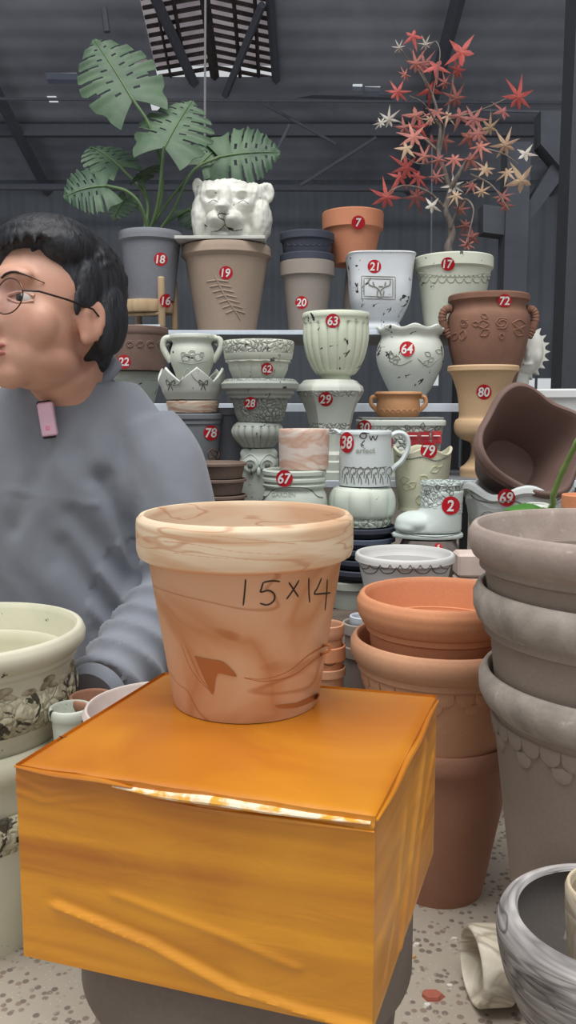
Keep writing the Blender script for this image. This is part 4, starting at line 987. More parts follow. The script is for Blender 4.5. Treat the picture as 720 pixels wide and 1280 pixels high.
# 69 planter
D = 1.50
def quat(k, n=4, ph=0):
    return lambda a, r, z, t: (r*(1+k*math.cos(n*(a+ph))), z)
m69 = antique('planter69', c=(218, 222, 220), c2=(204, 210, 210), chips=.75)
R69 = pot('wavy_rim_planter', 'tall tapered white planter numbered 69 with a wavy rolled rim and lion relief', 'planter', 647, D, [(66, 609), (67, 615), (62, 620), (62, 626), (60, 632), (42, 735)], m69, rim=3, zb=zE, mod=lambda a, r, z, t: (r*(1+.03*math.cos(4*a)), z+.009*math.cos(5*(a+math.pi/2)+.4)*max(0, t-.55)/.45), sub=4, seg=120, wall=6)
sticker(R69, 633, 622, 11, '69')
strokes(R69, [[(584, 612), (592, 622), (604, 627), (620, 628), (640, 626), (660, 632), (680, 634), (702, 622)]], 1.8, DG, 'rim_line', label='dark line under the rolled rim')
strokes(R69, [[(600, 646), (606, 640), (616, 640), (622, 646)], [(600, 648), (605, 655), (603, 665)], [(606, 644), (612, 650)]], 1.6, GW, 'lion_relief')
# tilted chocolate planter
ax = Vector((.12, -.86, .40)).normalized(); C0 = P(668, 550, 1.445); Rq = ax.to_track_quat('Z', 'Y').to_matrix()
Lh = .135; rT = .098
def xf_ch(V): return (np.array(V)-np.array([0, 0, Lh])) @ np.array(Rq @ Matrix.Rotation(math.radians(12), 3, 'Z')).T + np.array(C0)
def choco(a, r, z, t): 
    c4 = math.cos(4*a); return r*(1+.085*c4*(.4+.6*t)), z+.007*c4*max(0, t-.5)/.5
Rch = pot('wavy_rim_planter', 'tilted chocolate brown planter with a wavy grooved rim lying in planter 69', 'planter', 0, 0, [(rT, Lh), (rT+.003, Lh-.004), (rT-.003, Lh-.009), (rT, Lh-.014), (rT-.004, Lh-.02), (rT-.001, Lh-.026), (rT-.008, Lh-.032), (rT-.013, Lh-.05), (.058, 0)], choc, metric=True, cxy=(0, 0), mod=choco, seg=128, sub=3, wall=.010, rim=6, xf=xf_ch)
# cutting in small white pot + small terracotta pot at right
D = 1.27
zc_ = zof(640, D)
Rst = pot('flower_pot', 'tall grey pot behind the dusty grey stack, carrying the small pots at the right edge', 'pot', 695, D+.03, [(44, 648), (44, 655), (40, 658), (32, 740)], taupe, rim=2, zb=zE, wall=5)
zt2 = zof(648, D+.03)+.003
V, F = box((P(695, 650, D+.03).x, D+.03, zt2+.003), (.125, .10, .006), bev=.001); tag(mk('slate_tile', V, F, plain('grey_tile', None), smooth=False), 'thin grey tile under the small white and terracotta pots at the right edge', 'tile')
Rwp = pot('small_pot', 'small round white pot with a single green cutting, above the dusty grey stack', 'pot', 672, D+.02, [(14, 630), (17, 634), (17, 640), (12, 647)], plain('white_glaze', (224, 226, 220), .4), curve=True, zb=zt2+.0065, wall=3)
Rtp = pot('small_pot', 'small pale terracotta pot at the right edge behind the dusty grey stack', 'pot', 725, D+.02, [(22, 619), (22, 634), (19, 636), (17, 645)], clay('terracotta_pale', (222, 150, 110), (208, 136, 98), .7), rim=2, zb=zt2+.0065)
cut = root('plant_cutting', 'green cutting with a jointed stem and pointed leaves leaning over the grey stack', 'plant', (Rwp.location.x, D+.02, zof(634, D)))
gm = clay('cutting_green', (150, 168, 104), (120, 148, 84), .5, 20); gl2 = clay('cutting_leaf', (96, 148, 72), (70, 122, 54), .4, 10)
q = smooth_pts([tuple(P(x, y, d)) for x, y, d in ((672, 640, 1.29), (690, 633, 1.27), (692, 618, 1.25), (704, 588, 1.23), (722, 552, 1.20), (745, 515, 1.18))], 6); V, F = tube(q, [.0042+.001*(i % 6 == 0) for i in range(len(q))], 10); mk('stem', V, F, gm, cut)
def blade(base, tip, w, nrm, m, parent):
    B, T = Vector(base), Vector(tip); ax = T-B; L_ = ax.length; ax.normalize(); nrm = Vector(nrm).normalized(); nrm = (nrm-ax*nrm.dot(ax)).normalized(); sd = ax.cross(nrm); V = []; F = []; n = 14
    for i in range(n+1):
        t = i/n; ww = w*math.sin(math.pi*(.06+.94*t)**.8)
        for v in (-1, -.5, 0, .5, 1): V.append(tuple(B+ax*t*L_+sd*ww*v+nrm*(abs(v)*ww*.35-.15*L_*t*t)))
    for i in range(n):
        for j in range(4): F.append((i*5+j, i*5+j+1, i*5+j+6, i*5+j+5))
    k = len(V); V += [tuple(Vector(v)-nrm*.001) for v in V]; F += [tuple(a+k for a in f[::-1]) for f in F]
    return mk('leaf', V, F, m, parent, angle=80)
blade(P(683, 640, 1.26), P(636, 628, 1.20), 9*sc(640, 1.2), (0, -.6, .8), gl2, cut); blade(P(686, 638, 1.27), P(664, 638, 1.21), 5*sc(640, 1.2), (0, -.8, .6), gl2, cut); blade(P(722, 552, 1.20), P(750, 570, 1.15), .012, (0, -.6, .8), gl2, cut)
# ================================================================== FOREGROUND
def floorpt(px, py): r = ray(px, py); t = -H/r.z; return Vector((r.x*t, r.y*t, 0))
# ---- yellow wrapped carton
zT, zBt = .44, .3175
cs = [Vector((-.161, .474)), Vector((.045, .410)), Vector((.109, .593)), Vector((-.0985, .646))]
m, nt, b = nodes('yellow_tape_wrap'); v = coords(nt, (1, 1, 1))
st = tex(nt, 2.2, 3, .6, vec=coords(nt, (.7, .7, 14), rot=(0, .06, 0))); sm = tex(nt, 9, 4, .8, vec=v)
c = mixc(nt, ramp(nt, st.outputs[0], [(.42, g(0)), (.60, g(1))]), lin((226, 150, 30)), lin((184, 108, 24)))
c = mixc(nt, ramp(nt, sm.outputs[0], [(.4, g(0)), (.75, g(.5))]), c, lin((236, 166, 36)))
L(nt, c, b.inputs['Base Color']); b.inputs['Roughness'].default_value = .42; b.inputs['Coat Weight'].default_value = .35; b.inputs['Coat Roughness'].default_value = .22
wr = tex(nt, 16, 5, 1.2, vec=coords(nt, (1, 1, 2.4)), rough=.55); addbump(nt, b, wr.outputs[0], .35, .003); MYEL = m
bxr = root('carton_box', 'box wrapped in glossy orange-yellow tape carrying the marbled pot', 'box', (sum(c_.x for c_ in cs)/4, sum(c_.y for c_ in cs)/4, zBt))
def ptq(u, v, z):                                                     # u along the front, v to the back
    a = cs[0].lerp(cs[1], u); b_ = cs[3].lerp(cs[2], u); q = a.lerp(b_, v); return q
nu, nv, nz = 130, 60, 80
def disp(p, n, u, w):                                                 # slack wrapping: shallow dents and creases
    q = Vector((p.x*9, p.y*9, p.z*14)); d = .0011*noise.noise(q)+.0006*noise.noise(q*3.1)
    return d
VV, FF = [], []
def face(fn, n, na, nb):
    o = len(VV)
    for i in range(na+1):
        for j in range(nb+1):
            p, d = fn(i/na, j/nb); VV.append(tuple(p+n*d))
    for i in range(na):
        for j in range(nb): FF.append((o+i*(nb+1)+j, o+(i+1)*(nb+1)+j, o+(i+1)*(nb+1)+j+1, o+i*(nb+1)+j+1))
def soft(t, k=.035): return t
def crease(x, y, pts, w, h):
    best = 9
    for (x0, y0), (x1, y1) in zip(pts[:-1], pts[1:]):
        L2 = (x1-x0)**2+(y1-y0)**2; t = max(0, min(1, ((x-x0)*(x1-x0)+(y-y0)*(y1-y0))/L2)); best = min(best, math.hypot(x-x0-t*(x1-x0), y-y0-t*(y1-y0)))
    return h*math.exp(-(best/w)**2)
def corner(*a): pass
def fr(u, t):                                                         # front: u left-right, t bottom-top
    q = ptq(u, 0, 0); p = Vector((q.x, q.y, zBt+(zT-zBt)*t)); e = min(u, 1-u, t, 1-t)
    d = disp(p, None, u, t)*min(1, e*12)
    if e > 0: d += crease(u, t, [(.12, .30), (.40, .20), (.62, .07), (.86, .03), (1, .02)], .022, .0030)+crease(u, t, [(.30, .42), (.58, .33), (.80, .24)], .02, .0012)-crease(u, t, [(.12, .33), (.40, .235), (.62, .11)], .035, .0014)
    if t > .93: d += .0012*abs(math.sin(u*17))*min(1, u*10, (1-u)*10)
    d += crease(u, t, [(0, .93), (.10, .88), (.2, .93)], .012, .0010)+crease(u, t, [(.0, .86), (.08, .83), (.25, .90)], .012, .0008)+crease(u, t, [(.55, .93), (.8, .9), (1, .95)], .014, .0012)
    return p, d
nf = Vector((cs[0].y-cs[1].y, cs[1].x-cs[0].x, 0)).normalized()*-1
nf = Vector((-.295, -.955, 0)) if nf.y > 0 else nf
def rt(u, t):
    q = ptq(1, u, 0); p = Vector((q.x, q.y, zBt+(zT-zBt)*t)); d = disp(p, None, u, t)*1.5*min(1, min(u, 1-u, t, 1-t)*12)
    d += crease(u, t, [(.35, .05), (.55, .45), (.75, .85)], .025, .0022)+crease(u, t, [(.5, .05), (.7, .35), (.95, .65)], .02, .0016)+crease(u, t, [(.15, .1), (.3, .35), (.42, .7)], .02, .0010)
    return p, d
nr_ = Vector((.944, -.330, 0))
def bk(u, t): q = ptq(1-u, 1, 0); return Vector((q.x, q.y, zBt+(zT-zBt)*t)), 0
def lf(u, t): q = ptq(0, 1-u, 0); return Vector((q.x, q.y, zBt+(zT-zBt)*t)), 0
def tp_(u, t): 
    q = ptq(u, t, 0); e = min(u, 1-u, t, 1-t); p = Vector((q.x, q.y, zT)); return p, .0006*noise.noise(Vector((p.x*14, p.y*14, 3)))*min(1, e*10) + (-.0022*max(0, 1-e/.035)**2)
def bt(u, t): q = ptq(u, 1-t, 0); return Vector((q.x, q.y, zBt)), 0
face(fr, nf, nu, nz); face(rt, nr_, nv, nz); face(bk, Vector((.3, .95, 0)), 20, 10); face(lf, Vector((-.94, .33, 0)), 20, 10); face(tp_, Vector((0, 0, 1)), nu, nv); face(bt, Vector((0, 0, -1)), 10, 10)
bxo = mk('wrapped_carton', VV, FF, MYEL, bxr, angle=50)
bb = children_bvh(bxr)
# loose tape ridge along the front top edge, with the pale worn streak
mw, nt, b = nodes('worn_tape_edge'); t = tex(nt, 90, 5, .5, vec=coords(nt, (1, 1, 2)))
L(nt, ramp(nt, t.outputs[0], [(.42, lin((232, 170, 60))), (.56, lin((246, 232, 205)))]), b.inputs['Base Color']); b.inputs['Roughness'].default_value = .3; b.inputs['Coat Weight'].default_value = .5
def ridge(pts, w, mm, nm, lab=None):
    q = [Vector(p) for p in smooth_pts(pts, 6)]; n = len(q); V, F = tube(q, [w*(.3+.7*math.sin(math.pi*(i+.5)/n)) for i in range(n)], 8, flat=.7); return mk(nm, V, F, mm, bxr, label=lab)
E = lambda u, dz=0, dn=0: tuple(Vector((ptq(u, 0, 0).x, ptq(u, 0, 0).y, zT+dz))+nf*dn)
ridge([E(0, -.001, .001), E(.12, -.002, .002), E(.25, -.0015, .002), E(.36, -.003, .002)], .0024, MYEL, 'tape_fold')
ridge([E(.30, -.004, .001), E(.45, -.0045, .002), E(.6, -.0035, .002), E(.75, -.004, .002), E(.99, -.0035, .001)], .0034, mw, 'worn_tape_edge', 'pale worn streak along the front edge')
ridge([E(.40, -.009, .000), E(.6, -.0095, .001), E(.8, -.0085, .001), E(1.0, -.008, .001)], .0022, MYEL, 'tape_fold')
ridge([tuple(Vector((ptq(1, t, 0).x, ptq(1, t, 0).y, zT-.002-.002*(i % 2)))+nr_*.0008) for i, t in enumerate((0, .2, .4, .6, .8, 1))], .0026, MYEL, 'tape_fold')
strokes(bxr, [[(72, 927), (78, 923), (84, 921)], [(74, 920), (79, 923)]], 1.3, dkp, 'ink_mark', bvh=bb, label='small dark mark')
# pots under the carton
R = pot('flower_pot', 'dark grey pot in shadow standing directly under the yellow box', 'pot', 0, 0, [(.114, .3155), (.117, .311), (.117, .262), (.112, .258), (.108, .25), (.085, 0)], clay('brownish_grey_pot', (118, 106, 98), (102, 92, 84), .6, 5), metric=True, cxy=(-.0286, .562), rim=3, wall=.008, lipr=.1, seg=96)  # even dark brownish grey clay
# ---- the marbled pot 15 x 14
D = .588
mm_, nt, b = nodes('marbled_terracotta'); v = coords(nt)
n1 = tex(nt, 6.5, 3, 1.4, vec=coords(nt, (1, 1, 1.6), loc=(.3, .1, .2), rot=(.2, .75, 0)), rough=.4)
col = ramp(nt, n1.outputs[0], [(.30, lin((212, 170, 136))), (.42, lin((206, 158, 122))), (.50, lin((190, 134, 92))), (.60, lin((208, 162, 124))), (.72, lin((216, 182, 148)))])
n2 = tex(nt, 5.0, 2, 2.0, vec=coords(nt, (1, 1, 2.6), loc=(0, .4, 0), rot=(.1, .25, 0)), rough=.35)
w = math_(nt, 'ABSOLUTE', math_(nt, 'SUBTRACT', n2.outputs[0], .5)); col = mixc(nt, ramp(nt, w, [(.003, g(.55)), (.012, g(0))]), col, lin((164, 98, 54)))
L(nt, col, b.inputs['Base Color']); b.inputs['Roughness'].default_value = .6; b.inputs['Specular IOR Level'].default_value = .3
addbump(nt, b, tex(nt, 220, 3, vec=v).outputs[0], .12, .0005)
rmm, nt, b = nodes('marbled_rim'); v = coords(nt, (1, 1, 9), loc=(0, 0, .1), rot=(.03, .05, 0))
n1 = tex(nt, 5, 3, 1.0, vec=v); col = ramp(nt, n1.outputs[0], [(.34, lin((214, 176, 142))), (.46, lin((226, 202, 172))), (.54, lin((230, 208, 180))), (.64, lin((218, 184, 150)))])
n2 = tex(nt, 6, 2, .8, vec=v); w = math_(nt, 'ABSOLUTE', math_(nt, 'SUBTRACT', n2.outputs[0], .42)); col = mixc(nt, ramp(nt, w, [(.004, g(.5)), (.014, g(0))]), col, lin((184, 120, 78)))
L(nt, col, b.inputs['Base Color']); b.inputs['Roughness'].default_value = .6; b.inputs['Specular IOR Level'].default_value = .3
RM = pot('flower_pot', 'cream and terracotta marbled pot marked 15X14 standing on the yellow box', 'pot', 306.5, D, [(132, 643), (134.5, 646), (135, 652), (134.5, 682), (132, 690), (127, 693), (120, 695), (116, 720), (93.5, 866), (90, 872)], mm_, rim=5, rim_mat=rmm, rim_label='thick pale rim with fine brown streaks', zb=zT+.0006, seg=160, wall=9)
b_ = children_bvh(RM); ink = plain('black_marker', (40, 30, 26), .5)
wr_ = [[(307, 724), (306, 738), (304, 757)], [(350, 727), (340, 726), (329, 728)], [(329, 728), (327, 735), (326, 740), (336, 738), (343, 743), (342, 751), (334, 756), (325, 754)], [(358, 749), (366, 738), (374, 725)], [(361, 728), (367, 737), (373, 746)],
       [(386, 722), (386, 738), (387, 753)], [(402, 722), (397, 734), (393, 742), (403, 742), (413, 741)], [(409, 724), (408, 742), (406, 763)]]
strokes(RM, wr_, 2.3, ink, 'handwriting', bvh=b_, label='black marker 15X14')
swirl = plain('marbling_dark_clay', (176, 108, 60), .6); swirl2 = plain('marbling_orange_clay', (208, 142, 94), .6)
def patch(R, poly, m, nm, bvh, off=.0005, label=None, n=9):
    from mathutils.geometry import tessellate_polygon
    pl_ = [tuple(p) for p in smooth_pts(poly+[poly[0]], 4)][:-1]; c = np.mean(pl_, axis=0); 
    pts = [tuple(c)] ; F = []; k = len(pl_)
    for i in range(1, n+1): pts += [tuple(c+(np.array(p)-c)*i/n) for p in pl_]
    for j in range(k):
        q = (j+1) % k; F.append((0, 1+j, 1+q))
        for i in range(n-1): F.append((1+i*k+j, 1+(i+1)*k+j, 1+(i+1)*k+q, 1+i*k+q))
    q = project(bvh, pts, off); return mk(nm, [tuple(v) for v in q], F, m, R, smooth=True, label=label)
patch(RM, [(243, 820), (262, 824), (280, 828), (296, 846), (272, 842), (266, 868), (256, 850)], swirl, 'clay_swirl', b_, label='dark brown clay swirl')
patch(RM, [(343, 882), (360, 880), (380, 876), (398, 866), (396, 874), (372, 884), (350, 885)], swirl, 'clay_swirl', b_, label='dark brown clay swirl')
strokes(RM, [[(300, 846), (330, 848), (360, 838), (385, 818), (408, 806), (412, 812), (392, 824), (364, 844), (330, 851), (300, 846)]], 3.6, swirl, 'clay_vein', raise_=0, bvh=b_, label='brown clay vein', off=-.0009)
strokes(RM, [[(226, 804), (240, 838), (262, 864)], [(232, 806), (248, 842), (266, 868)]], 1.4, swirl, 'clay_vein', bvh=b_, off=-.0003)
strokes(RM, [[(258, 669), (300, 673), (350, 678), (372, 680)], [(200, 676), (240, 680), (300, 690), (360, 693)], [(210, 690), (260, 696), (320, 700)]], 1.1, swirl2, 'rim_streak', bvh=b_, off=-.0002)

# ---- orange terracotta stack
D = 1.08; cx = 551
R3 = pot('flower_pot', 'tall terracotta pot on the floor at the bottom of the orange stack', 'pot', cx, D, [(86, 915), (88, 920), (87.5, 936), (84, 941), (82, 946), (76, 1000), (55, 1106)], terra_l, rim=3, zb=0, wall=5, seg=96, rim_label='paler rounded rim')
zi = zof(1010, D)
R2 = pot('flower_pot', 'terracotta pot with a scale-pattern band, middle of the orange stack', 'pot', cx, D, [(109, 795), (112.5, 801), (112, 814), (106, 824), (103, 826), (103, 832), (98, 836), (79, 925), (62, 1005)], terra2, rim=4, zb=zi, wall=6, seg=120)
R1 = pot('bowl_planter', 'wide bright orange terracotta bowl on top of the orange stack', 'bowl', cx, D, [(101, 743), (104.5, 750), (103.5, 764), (97, 776), (92, 779), (92, 785), (88, 788), (84, 820), (78, 862)], terra, rim=4, zb=zof(862, D), wall=8, seg=120, sub=3, depth=.55)
zc1 = zof(846, D); s1 = sc(846, D)
around(R2, 26, zc1+.006, half_disc(.0118, .012, up=.006), .0024, terra2, 'scale', 0); around(R2, 13, zc1-.006, half_disc(.0105, .0115, up=.004), .0018, terra2, 'scale', math.pi/26)
# ---- dusty grey stack at the right
D = .86; cx = 780
G3 = pot('flower_pot', 'large grey-brown pot with a scale-pattern band, lowest of the dusty right-hand stack', 'pot', cx, D, [(173, 842), (177, 851), (176, 867), (170, 879), (165, 884), (160, 888), (157, 894), (104, 1243)], greyc, rim=5, rim_mat=greyd, rim_label='chalky rolled rim', zb=0, wall=9, seg=140)
G2 = pot('flower_pot', 'grey-brown pot with a chalky rolled rim, middle of the dusty right-hand stack', 'pot', cx, D, [(180, 736), (184, 745), (183, 762), (177, 776), (171, 781), (168, 784), (168, 792), (160, 796), (150, 870), (132, 960)], greyc, rim=5, rim_mat=greyd, rim_label='chalky rolled rim', zb=zof(970, D), wall=9, seg=140)
G1 = pot('flower_pot', 'grey-brown pot with dusty pale interior, topmost of the right-hand stack', 'pot', cx, D, [(186, 660), (190, 668), (189, 684), (183, 696), (177, 700), (174, 703), (174, 711), (167, 715), (158, 765), (140, 850)], greyc, rim=5, rim_mat=clay('pinkish_dust_rim', (184, 168, 158), (164, 148, 140), .8, 14, bump=.4, spots=.3), rim_label='pinkish dusty rim', zb=zof(855, D), wall=9, seg=140)
zc1 = zof(905, D)
around(G3, 36, zc1+.003, half_disc(.0124, .013, up=.006), .0030, greyc, 'scale', 0); around(G3, 18, zc1-.012, half_disc(.0115, .0125, up=.004), .0022, greyc, 'scale', math.pi/36)
# ring handle on the lowest
# ---- streaked bowl and marbled cup at the bottom right
D = .665
stg = marble('grey_white_streaks', [(190, 186, 182), (128, 124, 124), (204, 200, 198), (150, 146, 146), (186, 182, 180)], 7, (1, 1, 10), .7, rot=(.03, .05, 0), vein=(84, 82, 84))
zb_ = zof(1330, D)
RB = pot('marbled_bowl', 'grey and white streaked round bowl in the bottom right corner holding a cream cup', 'bowl', 759, D, [(121, 1146), (127, 1149), (132, 1157), (134, 1170), (131, 1190), (122, 1222), (104, 1262), (80, 1300), (60, 1326)], stg, curve=True, zb=zb_, wall=13, depth=.85, seg=120, inner_mat=clay('bowl_inside_grey', (138, 132, 128), (118, 112, 108), .7, 6, spots=.4))
cup = marble('cream_swirl', [(226, 214, 192), (206, 190, 164), (232, 222, 202), (186, 168, 146), (224, 212, 190)], 12, (1, 1, 2), 2.4)
zfl = zb_+(zof(1146, D)-zb_)*.15+.003
pot('marbled_cup', 'cream swirled cup standing inside the streaked bowl at the bottom right edge', 'cup', 766, D, [(55, 1110), (57, 1116), (55, 1150), (48, 1210)], cup, zb=zfl, wall=5)
pot('upturned_pot', 'upturned grey pot under the streaked bowl, below the bottom right of the picture', 'pot', 0, 0, [(.05, zb_-.001), (.07, .01), (.075, 0)], greyc, metric=True, cxy=(P(759, 1326, D).x, D), solid=True)
# ---- marbled pot lying on its side
mly = marble('cream_grey_swirl', [(216, 206, 186), (228, 220, 202), (176, 164, 146), (222, 212, 192), (206, 196, 176)], 11, (1, 1, 1.6), 2.2, vec_=None) if False else marble('cream_grey_swirl', [(216, 206, 186), (228, 220, 202), (172, 160, 142), (222, 212, 192), (206, 196, 176)], 11, (1, 1, 1.6), 2.2)
axl = Vector((-1, -.12, .03)).normalized(); qm = axl.to_track_quat('Z', 'Y').to_matrix(); c0 = Vector(floorpt(606, 1250)); c0 = Vector((P(590, 1225, .85).x, .85, .0425))
def xf_l(V): 
    Q = (np.array(V)-np.array([0, 0, .075])) @ np.array(qm).T + np.array(c0); Q[:, 2] = np.maximum(Q[:, 2], .0008); return Q
pot('marbled_pot', 'cream and grey swirled pot lying on its side on the floor near the streaked bowl', 'pot', 0, 0, [(.0405, .075), (.0415, .073), (.0415, .040), (.0395, .038), (.036, .037), (.030, 0)], mly, metric=True, cxy=(0, 0), rim=3, wall=.005, xf=xf_l, seg=80)
# ---- pale green stack at the left
D = .99; cx = -40
def gm_(n, **k): return antique(n, c=(222, 218, 196), c2=(206, 204, 180), chips=.72, dark=(72, 66, 54), **k)
gA = gm_('pale_green_a'); gR = antique('pale_green_worn', c=(206, 200, 172), c2=(168, 160, 134), chips=.60, dark=(72, 66, 54), bands=((-1, 1),), bscale=70, wash=.5)
L4 = pot('flower_pot', 'pale green glazed pot standing on the floor, bottom of the left stack', 'pot', cx, D, [(121, 982), (125, 992), (123, 1010), (116, 1018), (114, 1024), (86, 1160)], gA, rim=4, rim_mat=gR, rim_label='worn dark-flecked rim', zb=0, wall=7, seg=110)
L3 = pot('flower_pot', 'pale green glazed pot, second from the bottom of the left stack beside the yellow box', 'pot', cx, D, [(124, 912), (128, 921), (126, 938), (118, 946), (115, 952), (100, 1050)], gA, rim=4, zb=zof(1050, D), wall=7, seg=110)
L2 = pot('flower_pot', 'pale green pot with a dark worn rim, second from the top of the left stack', 'pot', cx, D, [(130, 844), (134, 856), (132, 874), (124, 884), (120, 888), (113, 905), (104, 970)], gA, rim=4, rim_mat=gR, rim_label='dark worn rim', zb=zof(985, D), wall=7, seg=110)
L1 = pot('flower_pot', 'pale green pot with a leafy garland below its rim, topmost of the left stack', 'pot', cx, D, [(140, 787), (143, 794), (142, 803), (135, 811), (131, 814), (131, 819), (127, 823), (124, 850), (108, 925)], gA, rim=5, zb=zof(925, D), wall=10, seg=130)
gd = clay('garland_worn', (198, 188, 160), (110, 98, 80), .8, 60)
parts = []
for k in range(26):
    th = 2*math.pi*k/26
    for j, (ds, dz, a_) in enumerate(((0, 0, -.5), (.012, -.004, .4), (.006, .005, 0))):
        zz = zof(840, D)+dz+.004*math.cos(k*math.pi); r0 = 127*sc(840, D); V, F = ellipsoid((0, 0, 0), (.010, .0022, .0042), 10, R=Matrix.Rotation(a_, 3, 'Y')); p, n_ = surf(L1, th+ds/r0, zz)
        Rm = Matrix((Vector((-math.sin(th), math.cos(th), 0)), n_, Vector((0, 0, 1)))).transposed(); parts.append((V @ np.array(Rm).T + np.array(p), F))
V, F = join(parts); mk('garland', V, F, gd, L1, label='dark worn leaf garland')
# ---- pots behind the box on the left
D = .83
Rw1 = pot('flower_pot', 'white-rimmed pinkish pot behind the left corner of the yellow box', 'pot', 200, D, [(92, 881), (95, 887), (93, 895), (86, 900), (72, 990)], clay('pink_white', (226, 212, 204), (206, 190, 184), .6, 10), rim=3, zb=.15, wall=4)
pot('upturned_pot', 'upturned grey pot on the floor hidden behind the yellow box', 'pot', 0, 0, [(.05, .149), (.055, .14), (.075, 0)], greyc, metric=True, cxy=(Rw1.location.x, D), solid=True)
for (cx_, D_, y, r, mat_, lb) in ((114, .965, 870, 28, terra_l, 'terracotta pot squeezed between the left stack and the white-rimmed pot'), (88, .925, 884, 27, antique('white_chipped_small', chips=.60), 'chipped white pot between the left stack and the yellow box')):
    q = pot('flower_pot', lb, 'pot', cx_, D_, [(r-1, y), (r, y+5), (r-1, y+12), (r-4, y+15), (r-9, y+90)], mat_, rim=3, zb=.0, wall=4)
# ---- small pots between the marbled pot and the orange stack
D = 1.19
q = pot('flower_pot', 'tall grey-brown pot standing behind the left edge of the orange stack', 'pot', 452, D, [(25, 806), (25, 818), (22, 821), (17, 1000)], taupe, rim=2, zb=0, wall=3)
q = pot('flower_pot', 'small grey-brown pot nested in the tall grey-brown pot beside the orange stack', 'pot', 452, D, [(24, 778), (24, 790), (21, 793), (17, 860)], clay('grey_nested', (166, 156, 146), (150, 140, 130), .8, 8), rim=2, zb=zof(870, D), wall=3)
q = pot('flower_pot', 'tiny pale blue-white pot nested in the grey-brown pots beside the orange stack', 'pot', 454, D, [(17, 770), (17, 779), (15, 782), (12, 830)], plain('pale_blue_glaze', (206, 214, 224), .4), rim=2, zb=zof(840, D), wall=3)
q = pot('flower_pot', 'terracotta pot at the bottom of the small terracotta stack right of the marbled pot', 'pot', 408, 1.13, [(24, 833), (24, 842), (21, 845), (16, 1000)], terra2, rim=2, zb=0, wall=3)
q = pot('flower_pot', 'terracotta pot in the middle of the small terracotta stack right of the marbled pot', 'pot', 408, 1.13, [(24, 806), (24, 822), (21, 825), (18, 880)], terra, rim=2, zb=zof(880, 1.13), wall=3)
strokes(q, [[(386, 830), (400, 828), (412, 832), (420, 828)]], 1.2, dkp, 'scroll_line', label='dark scroll line')
q = pot('flower_pot', 'terracotta pot on top of the small terracotta stack right of the marbled pot', 'pot', 408, 1.13, [(22, 780), (22, 794), (20, 797), (16, 850)], terra2, rim=2, zb=zof(855, 1.13), wall=3)
# ---- debris on the floor
def chip(nm, lab, px, py, r, m, seed, group=None, cat='shard', h=.004):
    c = floorpt(px, py); rs = np.random.RandomState(seed); k = 6; V = []
    for zz, f in ((0, 1), (h, .92)):
        for i in range(k): a = 2*math.pi*i/k+rs.uniform(-.3, .3)*0; rr = r*f*(0.65+.5*rs.rand() if zz == 0 else 0.8); V.append((c.x+math.cos(a)*rr, c.y+math.sin(a)*rr*.7, zz))
    F = [tuple(range(k-1, -1, -1)), tuple(range(k, 2*k))]+[(i, (i+1) % k, k+(i+1) % k, k+i) for i in range(k)]
    return tag(mk(nm, V, F, m, smooth=False), lab, cat, group)
chip('terracotta_shard', 'flat terracotta shard on the speckled concrete floor right of the yellow box', 540, 1246, .015, clay('shard_red', (178, 104, 86), (158, 88, 72), .8), 3)
wc = plain('white_chip', (228, 222, 212), .7)
for i, (a_, b2, r, lb) in enumerate(((568, 1175, .005, 'white chip on the floor between the orange pot and the lying pot'), (534, 1258, .005, 'white chip just below the terracotta shard'), (562, 1234, .005, 'white chip on the floor right of the terracotta shard'), (521, 1182, .005, 'white chip on the floor close to the right side of the yellow box'), (515, 1197, .006, 'pale tan chip on the floor nearest the corner of the yellow box'))):
    chip('stone_chip', lb, a_, b2, r, wc if i < 4 else clay('tan_chip', (206, 170, 120)), 10+i, 'loose chips on the floor', 'chip', .003)
# ================================================================== THE SELLER
skin_m, nt, b = nodes('skin'); v = coords(nt); t = tex(nt, 10, 4, .4, vec=v)
L(nt, mixc(nt, ramp(nt, t.outputs[0], [(.35, g(0)), (.7, g(1))]), lin((208, 160, 138)), lin((192, 140, 118))), b.inputs['Base Color']); b.inputs['Roughness'].default_value = .5
b.inputs['Subsurface Weight'].default_value = .08; b.inputs['Subsurface Radius'].default_value = (.01, .004, .002); addbump(nt, b, tex(nt, 350, 3, vec=v).outputs[0], .08, .0004)
DH = 1.22
man = root('person', 'person in a grey sweater and glasses, sitting low behind the pots and looking left', 'person', (P(100, 900, 1.3).x, 1.34, 0))
hc = P(67, 397, DH)                                                    # centre of the skull
s = .235/ (220*1.0)
phi = math.radians(36)
fw = Vector((-math.sin(phi), -math.cos(phi), .17)).normalized(); lf_ = Vector((math.cos(phi), -math.sin(phi), .03)); lf_ = (lf_-fw*lf_.dot(fw)).normalized(); up = lf_.cross(fw)*-1
up = fw.cross(lf_); up = up if up.z > 0 else -up
RH = Matrix((lf_, fw, up)).transposed()                                # local axes: x = his left, y = forward, z = up
def hl(V): return np.array(V) @ np.array(RH).T + np.array(hc)
k_ = 1.04
def e(c, r, n=28, R=None): V, F = ellipsoid(np.array(c)*k_, np.array(r)*k_, n, R); return hl(V), F
head = [e((0, -.006, .022), (.075, .090, .087), 40), e((0, .030, -.020), (.062, .066, .075)), e((0, .046, -.060), (.047, .044, .042)), e((0, .062, -.088), (.028, .026, .022)), e((0, .020, -.064), (.058, .056, .040)),
        e((0, .086, -.018), (.012, .020, .024), 20), e((0, .101, -.030), (.015, .014, .011), 20), e((.011, .094, -.034), (.008, .010, .007), 14), e((-.011, .094, -.034), (.008, .010, .007), 14),
        e((.031, .050, -.026), (.034, .027, .038)), e((-.031, .050, -.026), (.034, .027, .038)), e((0, .078, .030), (.050, .018, .018)),
        e((0, .084, -.058), (.024, .012, .008), 20), e((0, .082, -.070), (.022, .012, .008), 20)]
